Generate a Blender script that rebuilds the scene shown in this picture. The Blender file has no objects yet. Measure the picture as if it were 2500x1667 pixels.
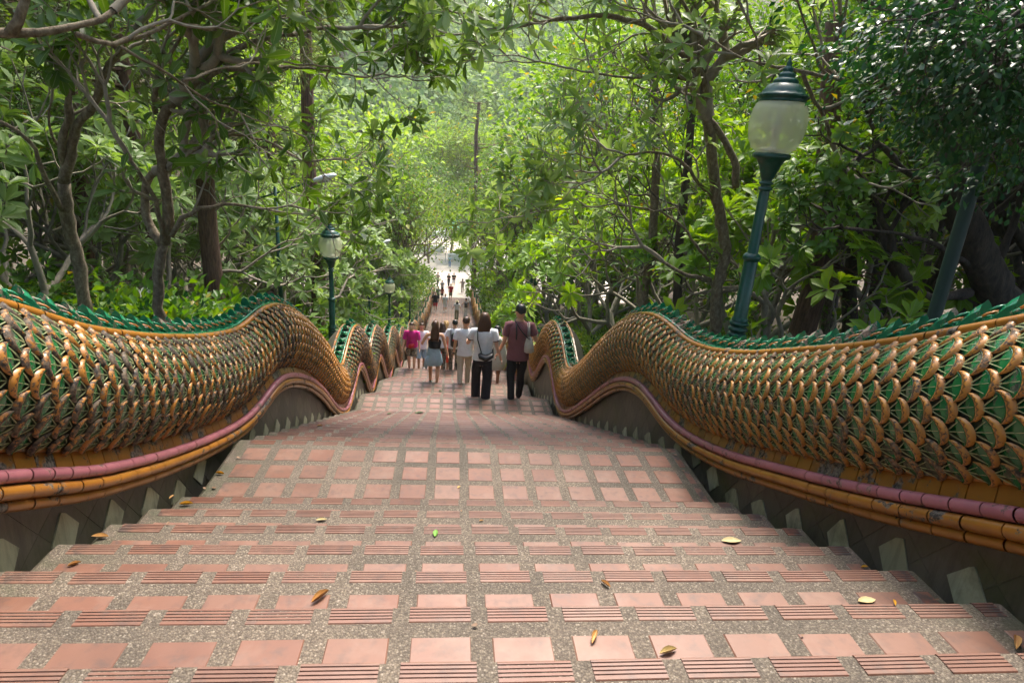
import bpy, math, random
import numpy as np
from mathutils import Vector, Matrix
R_ = math.radians
random.seed(7); rng = np.random.default_rng(7)
scene = bpy.context.scene
COL = scene.collection

# ------------------------------------------------------------------ camera
CAM = np.array([0.0022, 0.0, 2.2491])
CF = np.array([0.10309532, 0.94310833, -0.31609814])
CR = np.array([0.99396392, -0.08569684, 0.06849653])
CU = np.array([-0.03751104, 0.32125182, 0.9462506])
FPX = 1490.0; HAZE = 0.0004
cd = bpy.data.cameras.new('camera'); cam = bpy.data.objects.new('camera', cd); COL.objects.link(cam)
cd.lens = FPX / 2500 * 36; cd.sensor_width = 36; cd.clip_end = 3000; cd.clip_start = .05
cam.matrix_world = Matrix(((CR[0], CU[0], -CF[0], CAM[0]), (CR[1], CU[1], -CF[1], CAM[1]), (CR[2], CU[2], -CF[2], CAM[2]), (0, 0, 0, 1)))
scene.camera = cam
cd.dof.use_dof = True; cd.dof.focus_distance = 11.5; cd.dof.aperture_fstop = 11

# ------------------------------------------------------------------ light
SUN_EL, SUN_AZ = 62, 25
w = bpy.data.worlds.new('World'); scene.world = w; w.use_nodes = True
nt = w.node_tree; bg = nt.nodes['Background']
sky = nt.nodes.new('ShaderNodeTexSky'); sky.sky_type = 'NISHITA'; sky.sun_disc = False
sky.sun_elevation = R_(SUN_EL); sky.sun_rotation = R_(SUN_AZ); sky.air_density = 1.0; sky.dust_density = 4.0; sky.ozone_density = 1.0
nt.links.new(sky.outputs[0], bg.inputs[0]); bg.inputs[1].default_value = 0.15
sd = bpy.data.lights.new('sun', 'SUN'); sd.energy = 1.5; sd.angle = R_(12); sd.color = (1, .93, .82)
so = bpy.data.objects.new('sun', sd); COL.objects.link(so)
sdir = Vector((math.sin(R_(SUN_AZ)) * math.cos(R_(SUN_EL)), math.cos(R_(SUN_AZ)) * math.cos(R_(SUN_EL)), math.sin(R_(SUN_EL))))
so.rotation_euler = sdir.to_track_quat('Z', 'Y').to_euler(); so.location = (0, 0, 40)
scene.view_settings.view_transform = 'Standard'; scene.view_settings.look = 'None'
scene.view_settings.exposure = 1.85; scene.view_settings.gamma = 1; scene.view_settings.use_curve_mapping = False
scene.cycles.max_bounces = 8; scene.cycles.diffuse_bounces = 4; scene.cycles.transmission_bounces = 6
scene.cycles.use_denoising = True

# ------------------------------------------------------------------ helpers
def tag(o, label=None, cat=None, group=None, kind=None):
    if label: o['label'] = label
    if cat: o['category'] = cat
    if group: o['group'] = group
    if kind: o['kind'] = kind
    return o

def thing(name, loc, label, cat, group=None, rz=0):
    o = bpy.data.objects.new(name, None); COL.objects.link(o); o.location = loc; o.rotation_euler = (0, 0, rz)
    o.empty_display_size = .1
    return tag(o, label, cat, group)

class MB:
    def __init__(s): s.v = []; s.f = []; s.m = []; s.uv = []
    def add(s, vs, fs, mi=0, uvs=None):
        b = len(s.v); s.v.extend([tuple(map(float, p)) for p in vs])
        for k, f in enumerate(fs):
            s.f.append(tuple(b + i for i in f)); s.m.append(mi)
        if uvs is None: s.uv.extend([(0, 0)] * len(vs))
        else: s.uv.extend(uvs)
        return s
    def box(s, x0, x1, y0, y1, z0, z1, mi=0):
        return s.add([(x0, y0, z0), (x1, y0, z0), (x1, y1, z0), (x0, y1, z0), (x0, y0, z1), (x1, y0, z1), (x1, y1, z1), (x0, y1, z1)],
                     [(0, 3, 2, 1), (4, 5, 6, 7), (0, 1, 5, 4), (1, 2, 6, 5), (2, 3, 7, 6), (3, 0, 4, 7)], mi)
    def tube(s, pts, rad, n=8, mi=0, cap=True):
        pts = [np.array(p, float) for p in pts]
        if not hasattr(rad, '__len__'): rad = [rad] * len(pts)
        rings = []; u = None
        for i, p in enumerate(pts):
            t = pts[min(i + 1, len(pts) - 1)] - pts[max(i - 1, 0)]
            t = t / (np.linalg.norm(t) + 1e-9)
            if u is None:
                a = np.array([0, 0, 1.]) if abs(t[2]) < .9 else np.array([1., 0, 0])
                u = np.cross(t, a)
            u = u - t * (u @ t); u /= np.linalg.norm(u) + 1e-9
            w_ = np.cross(t, u)
            r = rad[i]; rx, ry = (r if hasattr(r, '__len__') else (r, r))
            rings.append([p + u * rx * math.cos(2 * math.pi * k / n) + w_ * ry * math.sin(2 * math.pi * k / n) for k in range(n)])
        vs = [q for rg in rings for q in rg]; fs = []
        for i in range(len(pts) - 1):
            for k in range(n):
                a = i * n + k; b = i * n + (k + 1) % n
                fs.append((a, b, b + n, a + n))
        if cap: fs.append(tuple(range(n))[::-1]); fs.append(tuple((len(pts) - 1) * n + k for k in range(n)))
        return s.add(vs, fs, mi)
    def lathe(s, prof, n=16, mi=0, c=(0, 0), lobes=0, amp=0):
        vs = []; fs = []
        for r, z in prof:
            for k in range(n):
                a = 2 * math.pi * k / n; rr = r * (1 + amp * math.cos(lobes * a)) if lobes else r
                vs.append((c[0] + rr * math.cos(a), c[1] + rr * math.sin(a), z))
        for i in range(len(prof) - 1):
            for k in range(n):
                a = i * n + k; b = i * n + (k + 1) % n; fs.append((a, b, b + n, a + n))
        return s.add(vs, fs, mi)
    def mesh(s, name, mats, smooth=False):
        me = bpy.data.meshes.new(name); me.from_pydata(s.v, [], s.f)
        for m in (mats if isinstance(mats, (list, tuple)) else [mats]): me.materials.append(m)
        if any(s.m): me.polygons.foreach_set('material_index', s.m)
        if any(u != (0, 0) for u in s.uv):
            uvl = me.uv_layers.new(name='UVMap'); li = np.empty(len(me.loops), int); me.loops.foreach_get('vertex_index', li)
            uvl.data.foreach_set('uv', np.array(s.uv, float)[li].ravel())
        if smooth: me.shade_smooth()
        me.update(); return me
    def build(s, name, mats, parent=None, smooth=False):
        return link(name, s.mesh(name, mats, smooth), parent)

def link(name, me, parent=None, mat=None):
    o = bpy.data.objects.new(name, me); COL.objects.link(o)
    if parent is not None: o.parent = parent
    if mat is not None: o.matrix_local = mat
    return o

def np_mesh(name, V, Q, mats, mi=None, smooth=False, uv=None):
    """V (n,3); Q (m,k) equal-sided polygons"""
    me = bpy.data.meshes.new(name); k = Q.shape[1]
    me.vertices.add(len(V)); me.vertices.foreach_set('co', np.asarray(V, np.float32).ravel())
    me.loops.add(Q.size); me.loops.foreach_set('vertex_index', Q.astype(np.int32).ravel())
    me.polygons.add(len(Q)); me.polygons.foreach_set('loop_start', np.arange(0, Q.size, k, dtype=np.int32))
    for m in (mats if isinstance(mats, (list, tuple)) else [mats]): me.materials.append(m)
    if mi is not None: me.polygons.foreach_set('material_index', np.asarray(mi, np.int32))
    if uv is not None:
        l = me.uv_layers.new(name='UVMap'); l.data.foreach_set('uv', uv[Q.ravel()].astype(np.float32).ravel())
    me.update(calc_edges=True)
    if smooth: me.shade_smooth()
    return me

def PX(u, v, y):
    """a photo pixel (2500 wide) at world distance y -> point"""
    d = CF + CR * (u - 1250) / FPX - CU * (v - 833.5) / FPX
    return CAM + d * (y - CAM[1]) / d[1]

# ------------------------------------------------------------------ materials
def mat(name, base=(.5, .5, .5), rough=.6, metal=0, spec=None):
    m = bpy.data.materials.new(name); m.use_nodes = True
    b = m.node_tree.nodes['Principled BSDF']
    b.inputs['Base Color'].default_value = (*base, 1); b.inputs['Roughness'].default_value = rough; b.inputs['Metallic'].default_value = metal
    if spec is not None: b.inputs['Specular IOR Level'].default_value = spec
    return m
def N(m, t, **k):
    n = m.node_tree.nodes.new(t)
    for a, v in k.items():
        if hasattr(n, a): setattr(n, a, v)
    return n
def L(m, a, b): m.node_tree.links.new(a, b)
def noise(m, scale, detail=3, rough=.6, vec=None, dist=0):
    n = N(m, 'ShaderNodeTexNoise'); n.inputs['Scale'].default_value = scale; n.inputs['Detail'].default_value = detail; n.inputs['Roughness'].default_value = rough
    n.inputs['Distortion'].default_value = dist
    if vec is None: vec = wpos(m)
    L(m, vec, n.inputs['Vector']); return n.outputs['Fac']
def wpos(m): return N(m, 'ShaderNodeNewGeometry').outputs['Position']
def opos(m): return N(m, 'ShaderNodeTexCoord').outputs['Object']
def ramp(m, fac, stops):
    r = N(m, 'ShaderNodeValToRGB'); e = r.color_ramp.elements
    while len(e) < len(stops): e.new(.5)
    for i, (p, c) in enumerate(stops):
        e[i].position = p; e[i].color = (*c, 1) if len(c) == 3 else c
    L(m, fac, r.inputs[0]); return r.outputs[0]
def mixc(m, fac, a, b, mode='MIX'):
    n = N(m, 'ShaderNodeMix'); n.data_type = 'RGBA'; n.blend_type = mode
    for s, x in ((n.inputs[0], fac), (n.inputs[6], a), (n.inputs[7], b)):
        if hasattr(x, 'links') or isinstance(x, bpy.types.NodeSocket): L(m, x, s)
        else: s.default_value = x if not isinstance(x, tuple) else ((*x, 1) if len(x) == 3 else x)
    return n.outputs[2]
def math_(m, op, a, b=0., c=None):
    n = N(m, 'ShaderNodeMath'); n.operation = op
    for s, x in zip(n.inputs, (a, b) if c is None else (a, b, c)):
        if isinstance(x, bpy.types.NodeSocket): L(m, x, s)
        else: s.default_value = x
    return n.outputs[0]
def bump(m, h, strength=.3, dist=.01):
    n = N(m, 'ShaderNodeBump'); n.inputs['Strength'].default_value = strength; n.inputs['Distance'].default_value = dist
    L(m, h, n.inputs['Height']); L(m, n.outputs[0], m.node_tree.nodes['Principled BSDF'].inputs['Normal'])
def base_in(m): return m.node_tree.nodes['Principled BSDF'].inputs['Base Color']
def rough_in(m): return m.node_tree.nodes['Principled BSDF'].inputs['Roughness']
def orand(m): return N(m, 'ShaderNodeObjectInfo').outputs['Random']

def m_aggregate():
    m = mat('pebble_aggregate', rough=.75)
    v = N(m, 'ShaderNodeTexVoronoi'); v.inputs['Scale'].default_value = 170; L(m, wpos(m), v.inputs['Vector'])
    sep = N(m, 'ShaderNodeSeparateColor'); L(m, v.outputs['Color'], sep.inputs[0])
    c = ramp(m, sep.outputs[0], [(0, (.085, .07, .055)), (.4, (.125, .105, .083)), (.7, (.155, .132, .105)), (.9, (.2, .172, .135)), (1, (.3, .27, .23))])
    edge = ramp(m, v.outputs['Distance'], [(.3, (1, 1, 1)), (.8, (.55, .5, .45))])
    c = mixc(m, 1.0, c, edge, 'MULTIPLY')
    big = ramp(m, noise(m, 1.3, 4), [(.3, (.62, .6, .55)), (.65, (1.15, 1.08, 1))])
    c = mixc(m, 1.0, c, big, 'MULTIPLY')
    # mossy growth close to the side walls
    sx = N(m, 'ShaderNodeSeparateXYZ'); L(m, wpos(m), sx.inputs[0])
    dx = math_(m, 'ABSOLUTE', math_(m, 'SUBTRACT', sx.outputs[0], .178))
    e = math_(m, 'MULTIPLY', ramp(m, math_(m, 'MULTIPLY', dx, .5), [(.72, (0, 0, 0)), (.92, (1, 1, 1))]), ramp(m, noise(m, 7, 5), [(.4, (0, 0, 0)), (.6, (.9, .9, .9))]))
    c = mixc(m, e, c, (.05, .055, .025)); L(m, c, base_in(m)); bump(m, math_(m, 'SUBTRACT', 1., v.outputs['Distance']), .6, .004); return m
def m_terracotta():
    m = mat('terracotta_tile', rough=.5)
    n1 = noise(m, 5, 5); n2 = noise(m, 60, 4, .7); n3 = noise(m, 18, 3)
    c = ramp(m, n1, [(.3, (.118, .05, .031)), (.48, (.163, .075, .047)), (.72, (.2, .103, .07))])
    c = mixc(m, .6, c, ramp(m, orand(m), [(0, (.17, .06, .033)), (.5, (.18, .081, .05)), (.85, (.195, .094, .064)), (1, (.215, .115, .08))]))
    c = mixc(m, ramp(m, n3, [(.5, (0, 0, 0)), (.72, (.75, .75, .75))]), c, (.1, .058, .044))
    c = mixc(m, ramp(m, noise(m, 3.1, 5, .7), [(.5, (0, 0, 0)), (.7, (.5, .5, .5))]), c, (.24, .155, .115))
    c = mixc(m, ramp(m, n2, [(.66, (0, 0, 0)), (.78, (.45, .45, .45))]), c, (.12, .07, .05))
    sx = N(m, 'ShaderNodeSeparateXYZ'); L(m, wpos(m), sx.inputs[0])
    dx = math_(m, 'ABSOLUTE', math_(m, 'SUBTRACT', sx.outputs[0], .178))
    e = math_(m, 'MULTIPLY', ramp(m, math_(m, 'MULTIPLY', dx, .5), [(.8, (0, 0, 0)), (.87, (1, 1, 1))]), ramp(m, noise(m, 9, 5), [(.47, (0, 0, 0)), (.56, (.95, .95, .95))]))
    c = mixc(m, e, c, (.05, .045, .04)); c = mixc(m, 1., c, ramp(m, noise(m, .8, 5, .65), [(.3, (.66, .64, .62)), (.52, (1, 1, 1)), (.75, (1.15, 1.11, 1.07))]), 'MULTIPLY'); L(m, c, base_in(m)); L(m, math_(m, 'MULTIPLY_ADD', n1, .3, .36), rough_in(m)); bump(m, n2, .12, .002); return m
def m_glaze(name, c0, c1, dark, flake=.5, rough=.18, fs=22, zig=False, worn=(.2, .17, .13)):
    """glazed ceramic whose glaze has flaked off in patches"""
    m = mat(name, rough=rough); b = m.node_tree.nodes['Principled BSDF']
    c = mixc(m, orand(m), c0, c1)
    c = mixc(m, ramp(m, noise(m, 5.5, 3), [(.35, (.0, .0, .0)), (.65, (.7, .7, .7))]), c, tuple(x * 1.1 for x in c0))
    c = mixc(m, ramp(m, noise(m, 9, 4), [(.3, (0, 0, 0)), (.7, (.55, .55, .55))]), c, tuple(x * .55 for x in c0))
    n1 = noise(m, fs, 6, .72)
    n1 = math_(m, 'ADD', n1, math_(m, 'MULTIPLY', math_(m, 'SUBTRACT', noise(m, 2.2, 3), .5), .35))
    n1 = math_(m, 'ADD', n1, math_(m, 'MULTIPLY', math_(m, 'SUBTRACT', orand(m), .5), .16))
    fl = ramp(m, n1, [(flake, (0, 0, 0)), (flake + .025, (1, 1, 1))])
    c = mixc(m, fl, c, mixc(m, ramp(m, noise(m, 50, 3), [(.4, (0, 0, 0)), (.6, (1, 1, 1))]), dark, worn))
    if zig:
        uv = N(m, 'ShaderNodeUVMap'); s = N(m, 'ShaderNodeSeparateXYZ'); L(m, uv.outputs[0], s.inputs[0])
        tri = math_(m, 'PINGPONG', math_(m, 'MULTIPLY', s.outputs[0], 8.), .5)
        d = math_(m, 'ABSOLUTE', math_(m, 'SUBTRACT', math_(m, 'MULTIPLY_ADD', tri, .55, .32), s.outputs[1]))
        z = ramp(m, d, [(.08, (1, 1, 1)), (.13, (0, 0, 0))])
        c = mixc(m, math_(m, 'MULTIPLY', z, .85), c, (.07, .035, .015))
    L(m, c, base_in(m)); L(m, math_(m, 'MULTIPLY_ADD', fl, .45, rough), rough_in(m))
    bump(m, math_(m, 'MULTIPLY_ADD', fl, -1., math_(m, 'MULTIPLY', noise(m, 70, 3), .35)), .35, .003)
    b.inputs['Coat Weight'].default_value = .05; b.inputs['Coat Roughness'].default_value = .12
    return m
def m_mortar():
    m = mat('mossy_mortar', rough=.85)
    c = ramp(m, noise(m, 14, 6, .7), [(.3, (.018, .016, .01)), (.5, (.055, .047, .03)), (.62, (.05, .06, .018)), (.8, (.22, .2, .16))])
    L(m, c, base_in(m)); bump(m, noise(m, 40, 5), .5, .01); return m
def m_plinth(name, a, b, moss=.5):
    m = mat(name, rough=.5)
    c = mixc(m, orand(m), a, b)
    c = mixc(m, ramp(m, noise(m, 3.2, 5, .65), [(moss, (0, 0, 0)), (moss + .22, (.85, .85, .85))]), c, (.055, .065, .02))
    vm = N(m, 'ShaderNodeVectorMath'); vm.operation = 'MULTIPLY'; L(m, wpos(m), vm.inputs[0]); vm.inputs[1].default_value = (14, 14, 1.6)
    c = mixc(m, ramp(m, noise(m, 1.4, 5, .7, vm.outputs[0]), [(.45, (0, 0, 0)), (.75, (.6, .6, .6))]), c, (.02, .018, .012))
    L(m, c, base_in(m)); bump(m, noise(m, 30, 5), .3, .006); return m
def m_bark(name, stops, sc=(9, 9, 2.4), bs=.7):
    m = mat(name, rough=.85)
    vm = N(m, 'ShaderNodeVectorMath'); vm.operation = 'MULTIPLY'; L(m, wpos(m), vm.inputs[0]); vm.inputs[1].default_value = sc
    n = noise(m, 1.6, 6, .7, vm.outputs[0]); L(m, ramp(m, n, stops), base_in(m)); bump(m, n, bs, .03); return m
def m_leaf(name, a, b, c3=None, trans=.35, rough=.38, midrib=False, yel=0.):
    m = mat(name, rough=rough); tr = m.node_tree; p = tr.nodes['Principled BSDF']
    att = N(m, 'ShaderNodeAttribute'); att.attribute_name = 'tint'
    c = ramp(m, att.outputs['Fac'], [(0, a), (.5, b), (.97 - yel, c3 or b), (1, (.42, .26, .03) if yel else (c3 or b))])
    c = mixc(m, math_(m, 'MULTIPLY', orand(m), .3), c, b)
    if midrib:
        uv = N(m, 'ShaderNodeUVMap'); s = N(m, 'ShaderNodeSeparateXYZ'); L(m, uv.outputs[0], s.inputs[0])
        c = mixc(m, ramp(m, math_(m, 'ABSOLUTE', s.outputs[0]), [(.05, (.55, .55, .55)), (.1, (0, 0, 0))]), c, (.22, .28, .12))
    L(m, c, p.inputs['Base Color']); p.inputs['Specular IOR Level'].default_value = .3
    t = N(m, 'ShaderNodeBsdfTranslucent'); hsv = N(m, 'ShaderNodeHueSaturation'); hsv.inputs['Saturation'].default_value = 1.22; hsv.inputs['Value'].default_value = 1.7
    hsv.inputs['Hue'].default_value = .485; L(m, c, hsv.inputs['Color']); L(m, hsv.outputs[0], t.inputs['Color'])
    mx = N(m, 'ShaderNodeMixShader'); mx.inputs[0].default_value = trans
    L(m, p.outputs[0], mx.inputs[1]); L(m, t.outputs[0], mx.inputs[2]); L(m, mx.outputs[0], tr.nodes['Material Output'].inputs[0])
    return m
def m_cloth(name, c, rough=.85, print_=None, nscale=12):
    m = mat(name, c, rough)
    if print_:
        L(m, ramp(m, noise(m, nscale, 3, .6, opos(m), 1.5), [(.48, c), (.52, print_)]), base_in(m))
    else:
        L(m, ramp(m, noise(m, 9, 4, .6, opos(m)), [(.3, tuple(x * .86 for x in c)), (.7, c)]), base_in(m))
    bump(m, noise(m, 14, 4, .6, opos(m), .8), .5, .03); return m

AGG = m_aggregate(); TER = m_terracotta(); MORT = m_mortar()
ORG = m_glaze('orange_glaze', (0.3696, 0.1496, 0.01936), (0.2904, 0.1056, 0.01584), (.02, .018, .015), .6, .3, 13)
RIM_R = m_glaze('orange_scale_rim', (0.468, 0.207, 0.0315), (0.36, 0.144, 0.0252), (.03, .022, .015), .545, .36, 45, True, (.22, .15, .085))
RIM_L = m_glaze('flaked_scale_rim', (0.468, 0.198, 0.0315), (0.324, 0.126, 0.0225), (.022, .018, .015), .48, .36, 40, True, (.15, .11, .07))
GRN = m_glaze('green_glaze', (.006, .12, .032), (.01, .18, .055), (.022, .024, .014), .555, .22, 26, worn=(.1, .11, .06))
VEIN = mat('pale_vein', (.3, .33, .16), .5)
FIN = m_glaze('green_fin_glaze', (.01, .17, .075), (.02, .23, .12), (.2, .14, .1), .58, .12, 14, worn=(.42, .3, .24))
FINO = m_glaze('orange_fin_glaze', (.45, .17, .025), (.38, .13, .02), (.1, .07, .05), .6, .3, 30)
PINK = m_glaze('pink_glaze', (0.4048, 0.1408, 0.1672), (0.3344, 0.1056, 0.132), (.06, .045, .03), .61, .35, 16, worn=(.3, .18, .15))
BAND = m_glaze('amber_glaze', (.32, .12, .014), (.13, .04, .01), (.02, .014, .01), .54, .3, 9)
PL_D = m_plinth('dark_slate', (.12, .105, .078), (.065, .062, .046), .47); PL_C = m_plinth('plinth_grout', (.2, .18, .11), (.15, .13, .09), .6)
PL_P = m_plinth('pale_plaque', (.5, .49, .34), (.27, .27, .17), .53)
BARK = m_bark('grey_bark', [(.25, (.055, .038, .024)), (.45, (.14, .105, .066)), (.62, (.24, .195, .13)), (.78, (.42, .38, .28))], (16, 16, 9), .6)
BARKF = m_bark('pale_twig_bark', [(.2, (.14, .115, .085)), (.6, (.3, .26, .2)), (.9, (.42, .38, .3))], (9, 9, 5), .3)
PINE = m_bark('red_pine_bark', [(.3, (.03, .017, .012)), (.5, (.13, .068, .042)), (.7, (.22, .125, .08))], (16, 16, 2.2), 1.)
DBARK = m_bark('dark_bark', [(.3, (.02, .016, .012)), (.6, (.08, .06, .045)), (.85, (.15, .13, .1))], (10, 10, 3), .8)
IRON = mat('green_painted_iron', (.003, .06, .042), .32)
L(IRON, ramp(IRON, noise(IRON, 12, 4), [(.3, (.002, .036, .022)), (.6, (.003, .06, .038)), (.85, (.006, .085, .055))]), base_in(IRON))

IRON_SHADED = mat('shade_darkened_pole_green', (.002, .026, .018), .55)  # the pole's shade is put into this darker green
# ------------------------------------------------------------------ stair profile
CW, W = .178, 1.826
XL, XR = CW - W, CW + W
D_, RZ = .3713, .1632
TREADS = []          # (y0, y1, z, kind, section)
e = lambda i: 3.4459 - (6 - i) * D_
for i in range(-3, 7): TREADS.append((e(i - 1), e(i), (6 - i) * RZ, 'tread', 0))
TOPZ = 10 * RZ
LAND = [(4.5018, -.1632)]
TREADS.append((3.4459, 4.5018, -.1632, 'landing', 1))
ends = [(10.8583, -2.5502, 14), (13.7918, -3.4804, 5), (17.9944, -4.8013, 8), (21.6, -5.9, 6), (25.6, -6.95, None), (29.6, -8.0, None), (33.6, -9.0, None),
        (37.6, -9.95, None), (41.6, -10.85, None), (45.8, -11.5, None), (50.2, -12.25, None), (55.5, -12.95, None), (62., -13.95, None)]
py, pz = 4.5018, -.1632
for sec, (ye, ze, n) in enumerate(ends):
    Ll = 1.056 if n else 1.35
    if n is None: n = max(3, round((pz - ze) / .155) - 1)
    ys = ye - Ll; d = (ys - py) / n; r = (pz - ze) / (n + 1)
    for k in range(n): TREADS.append((py + k * d, py + (k + 1) * d, pz - (k + 1) * r, 'tread', sec + 2))
    TREADS.append((ys, ye, ze, 'landing', sec + 2))
    LAND.append((ye, ze)); py, pz = ye, ze
PLZ = -14.75
for k in range(4): TREADS.append((62 + k * .45, 62.45 + k * .45, -14.11 - k * .16, 'tread', 20))
_ly = [-6., -.267, 3.4459] + [0] * 0
LINE = [(-12, TOPZ), (-.267, TOPZ), (3.4459, 0), (4.5018, -.1632)]
for (ye, ze) in LAND[1:]: LINE += [(ye - 1.1, ze), (ye, ze)]
LINE += [(64, PLZ), (140, PLZ)]
LINE = np.array(LINE)
def zline(y): return float(np.interp(y, LINE[:, 0], LINE[:, 1]))
def zsmooth(y): return float(np.mean([zline(y + t) for t in (-3, -2, -1, 0, 1, 2, 3)]))

# staircase body
mb = MB(); XE0, XE1 = XL + .01, XR - .01; c = .03
allt = [(-7., -.2673, TOPZ, 'landing', -1)] + TREADS
for j, (y0, y1, z, kd, sec) in enumerate(allt):
    zn = allt[j + 1][2] if j + 1 < len(allt) else PLZ - .02
    # top with a softened nosing and softened ends
    xs = [XE0, XE0 + c, XE1 - c, XE1]
    prof = [(y0, z), (y1 - .012, z), (y1 - .003, z - .004), (y1, z - .014), (y1 - .004, zn - .01)]
    vs = []; fs = []
    for x in xs:
        dz = -.025 if x in (XE0, XE1) else 0
        for (yy, zz) in prof: vs.append((x, yy - (.02 if dz and yy > y0 and zz > zn else 0), zz + (dz if zz > zn else 0)))
    n = len(prof)
    for a in range(3):
        for k in range(n - 1): fs.append((a * n + k, a * n + n + k, a * n + n + k + 1, a * n + k + 1))
    b = len(vs)
    vs += [(XE0, y0, zn - .4), (XE0, y1, zn - .4), (XE1, y0, zn - .4), (XE1, y1, zn - .4)]
    fs += [(0, n - 1, b + 1, b), (3 * n, b + 2, b + 3, 3 * n + n - 1)]
    mb.add(vs, fs)
stairs = mb.build('staircase', AGG); tag(stairs, kind='structure')

# tiles: flat tread tile and grooved nosing tile, mesh shared
def tile_mesh(name, wx, wy, h=.012, ch=.004):
    m = MB(); x, y = wx / 2, wy / 2
    m.add([(-x, -y, -h), (x, -y, -h), (x, y, -h), (-x, y, -h), (-x, -y, -ch), (x, -y, -ch), (x, y, -ch), (-x, y, -ch),
           (-x + ch, -y + ch, 0), (x - ch, -y + ch, 0), (x - ch, y - ch, 0), (-x + ch, y - ch, 0)],
          [(0, 1, 5, 4), (1, 2, 6, 5), (2, 3, 7, 6), (3, 0, 4, 7), (4, 5, 9, 8), (5, 6, 10, 9), (6, 7, 11, 10), (7, 4, 8, 11), (8, 9, 10, 11)])
    return m.mesh(name, TER)
GROOVE = mat('grooved_tile_dirt', (.14, .07, .05), .8)
def nosing_mesh(name, wx, wy):
    m = MB(); pr = [(-wy / 2, -.012, 0), (-wy / 2, -.003, 0), (-wy / 2 + .003, 0, 0)]
    for k in range(4):
        y = -wy / 2 + .017 + k * .0125
        pr += [(y - .0024, 0, 0), (y - .0012, -.0028, 1), (y + .0012, -.0028, 1), (y + .0024, 0, 0)]
    pr += [(wy / 2 - .006, 0, 0), (wy / 2 - .001, -.003, 0), (wy / 2 + .001, -.016, 0), (wy / 2 + .001, -.05, 0)]
    n = len(pr); vs = [(-wx / 2, a, b) for a, b, _ in pr] + [(wx / 2, a, b) for a, b, _ in pr]
    for k in range(n - 1):
        gm = 1 if (pr[k][2] or pr[k + 1][2]) else 0
        m.add([vs[k], vs[n + k], vs[n + k + 1], vs[k + 1]], [(0, 1, 2, 3)], gm)
    m.add(vs, [tuple(range(n))[::-1], tuple(range(n, 2 * n))])
    return m.mesh(name, [TER, GROOVE])
P_ = .243
TM = {}
def tmesh(kind, wx):
    k = (kind, round(wx, 3))
    if k not in TM: TM[k] = tile_mesh('floor_tile', wx, .18) if kind == 'f' else (nosing_mesh('nosing_tile', wx, .068) if kind == 'n' else tile_mesh('floor_tile', wx, .06))
    return TM[k]
def put_tile(name, kind, x, wx, y, z, parent, jit=1):
    M = Matrix.Translation((x, y + random.uniform(-.0025, .0025) * jit, z + .003 + random.uniform(-.0012, .0008) * jit)) @ Matrix.Rotation(random.uniform(-.008, .008) * jit, 4, 'Z') @ Matrix.Rotation(random.uniform(-.004, .004), 4, 'X')
    return link(name, tmesh(kind, wx), parent, M)
def cols(x0, wx):
    """(centre, width) of tiles in one row: partial, 14 whole, partial"""
    out = []; k0 = math.ceil((XL + .08 - x0) / P_)
    k = k0
    while x0 + k * P_ + wx < XR - .06: out.append((x0 + k * P_ + wx / 2, wx)); k += 1
    l = x0 + k0 * P_ - .062
    if l - (XL + .1) > .04: out.append(((XL + .1 + l) / 2, round(l - XL - .1, 2)))
    r0 = x0 + k * P_
    if (XR - .07) - r0 > .04: out.append(((r0 + XR - .07) / 2, round(XR - .07 - r0, 2)))
    return out
far_tiles = MB(); hid = MB()
flights = {}
for (y0, y1, z, kd, sec) in TREADS:
    if sec > 5:
        for (x, wx) in cols(.17, .19):
            far_tiles.box(x - wx / 2, x + wx / 2, y1 - .071, y1 - .004, z, z + .004)
            if kd == 'landing':
                for r in range(5): far_tiles.box(x - .09, x + .09, y1 - .13 - .245 * r - .18, y1 - .13 - .245 * r, z, z + .004)
            else:
                far_tiles.box(x - .09, x + .09, y1 - .31, y1 - .13, z, z + .004)
        continue
    xn = .156 if sec == 0 else (.166 if sec < 3 else .17)
    if sec not in flights:
        nm = ('lower_landing' if 0 else 'stair_paving')
        o = bpy.data.objects.new(nm, None); COL.objects.link(o); o['kind'] = 'structure'; flights[sec] = o
    par = flights[sec]
    if y1 < .4: continue
    for (x, wx) in cols(xn + (0 if kd == 'tread' else .01), .19): put_tile('nosing_tile', 'n', x, wx, y1 - .037, z, par)
    if kd == 'landing':
        for r in range(4):
            for (x, wx) in cols(xn + .018, .18): put_tile('floor_tile', 'f', x, wx, y1 - .139 - .245 * r - .09, z, par)
    elif sec == 0:
        for (x, wx) in cols(.166, .18): put_tile('floor_tile', 'f', x, wx, y1 - .13 - .09, z, par)
    else:
        for (x, wx) in cols(.166, .18): hid.box(x - wx / 2, x + wx / 2, y1 - .31, y1 - .13, z, z + .003)
tag(hid.build('inner_floor_tiles', TER, stairs), kind='stuff')
tag(far_tiles.build('distant_paving_tiles', TER, stairs), kind='stuff')

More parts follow.
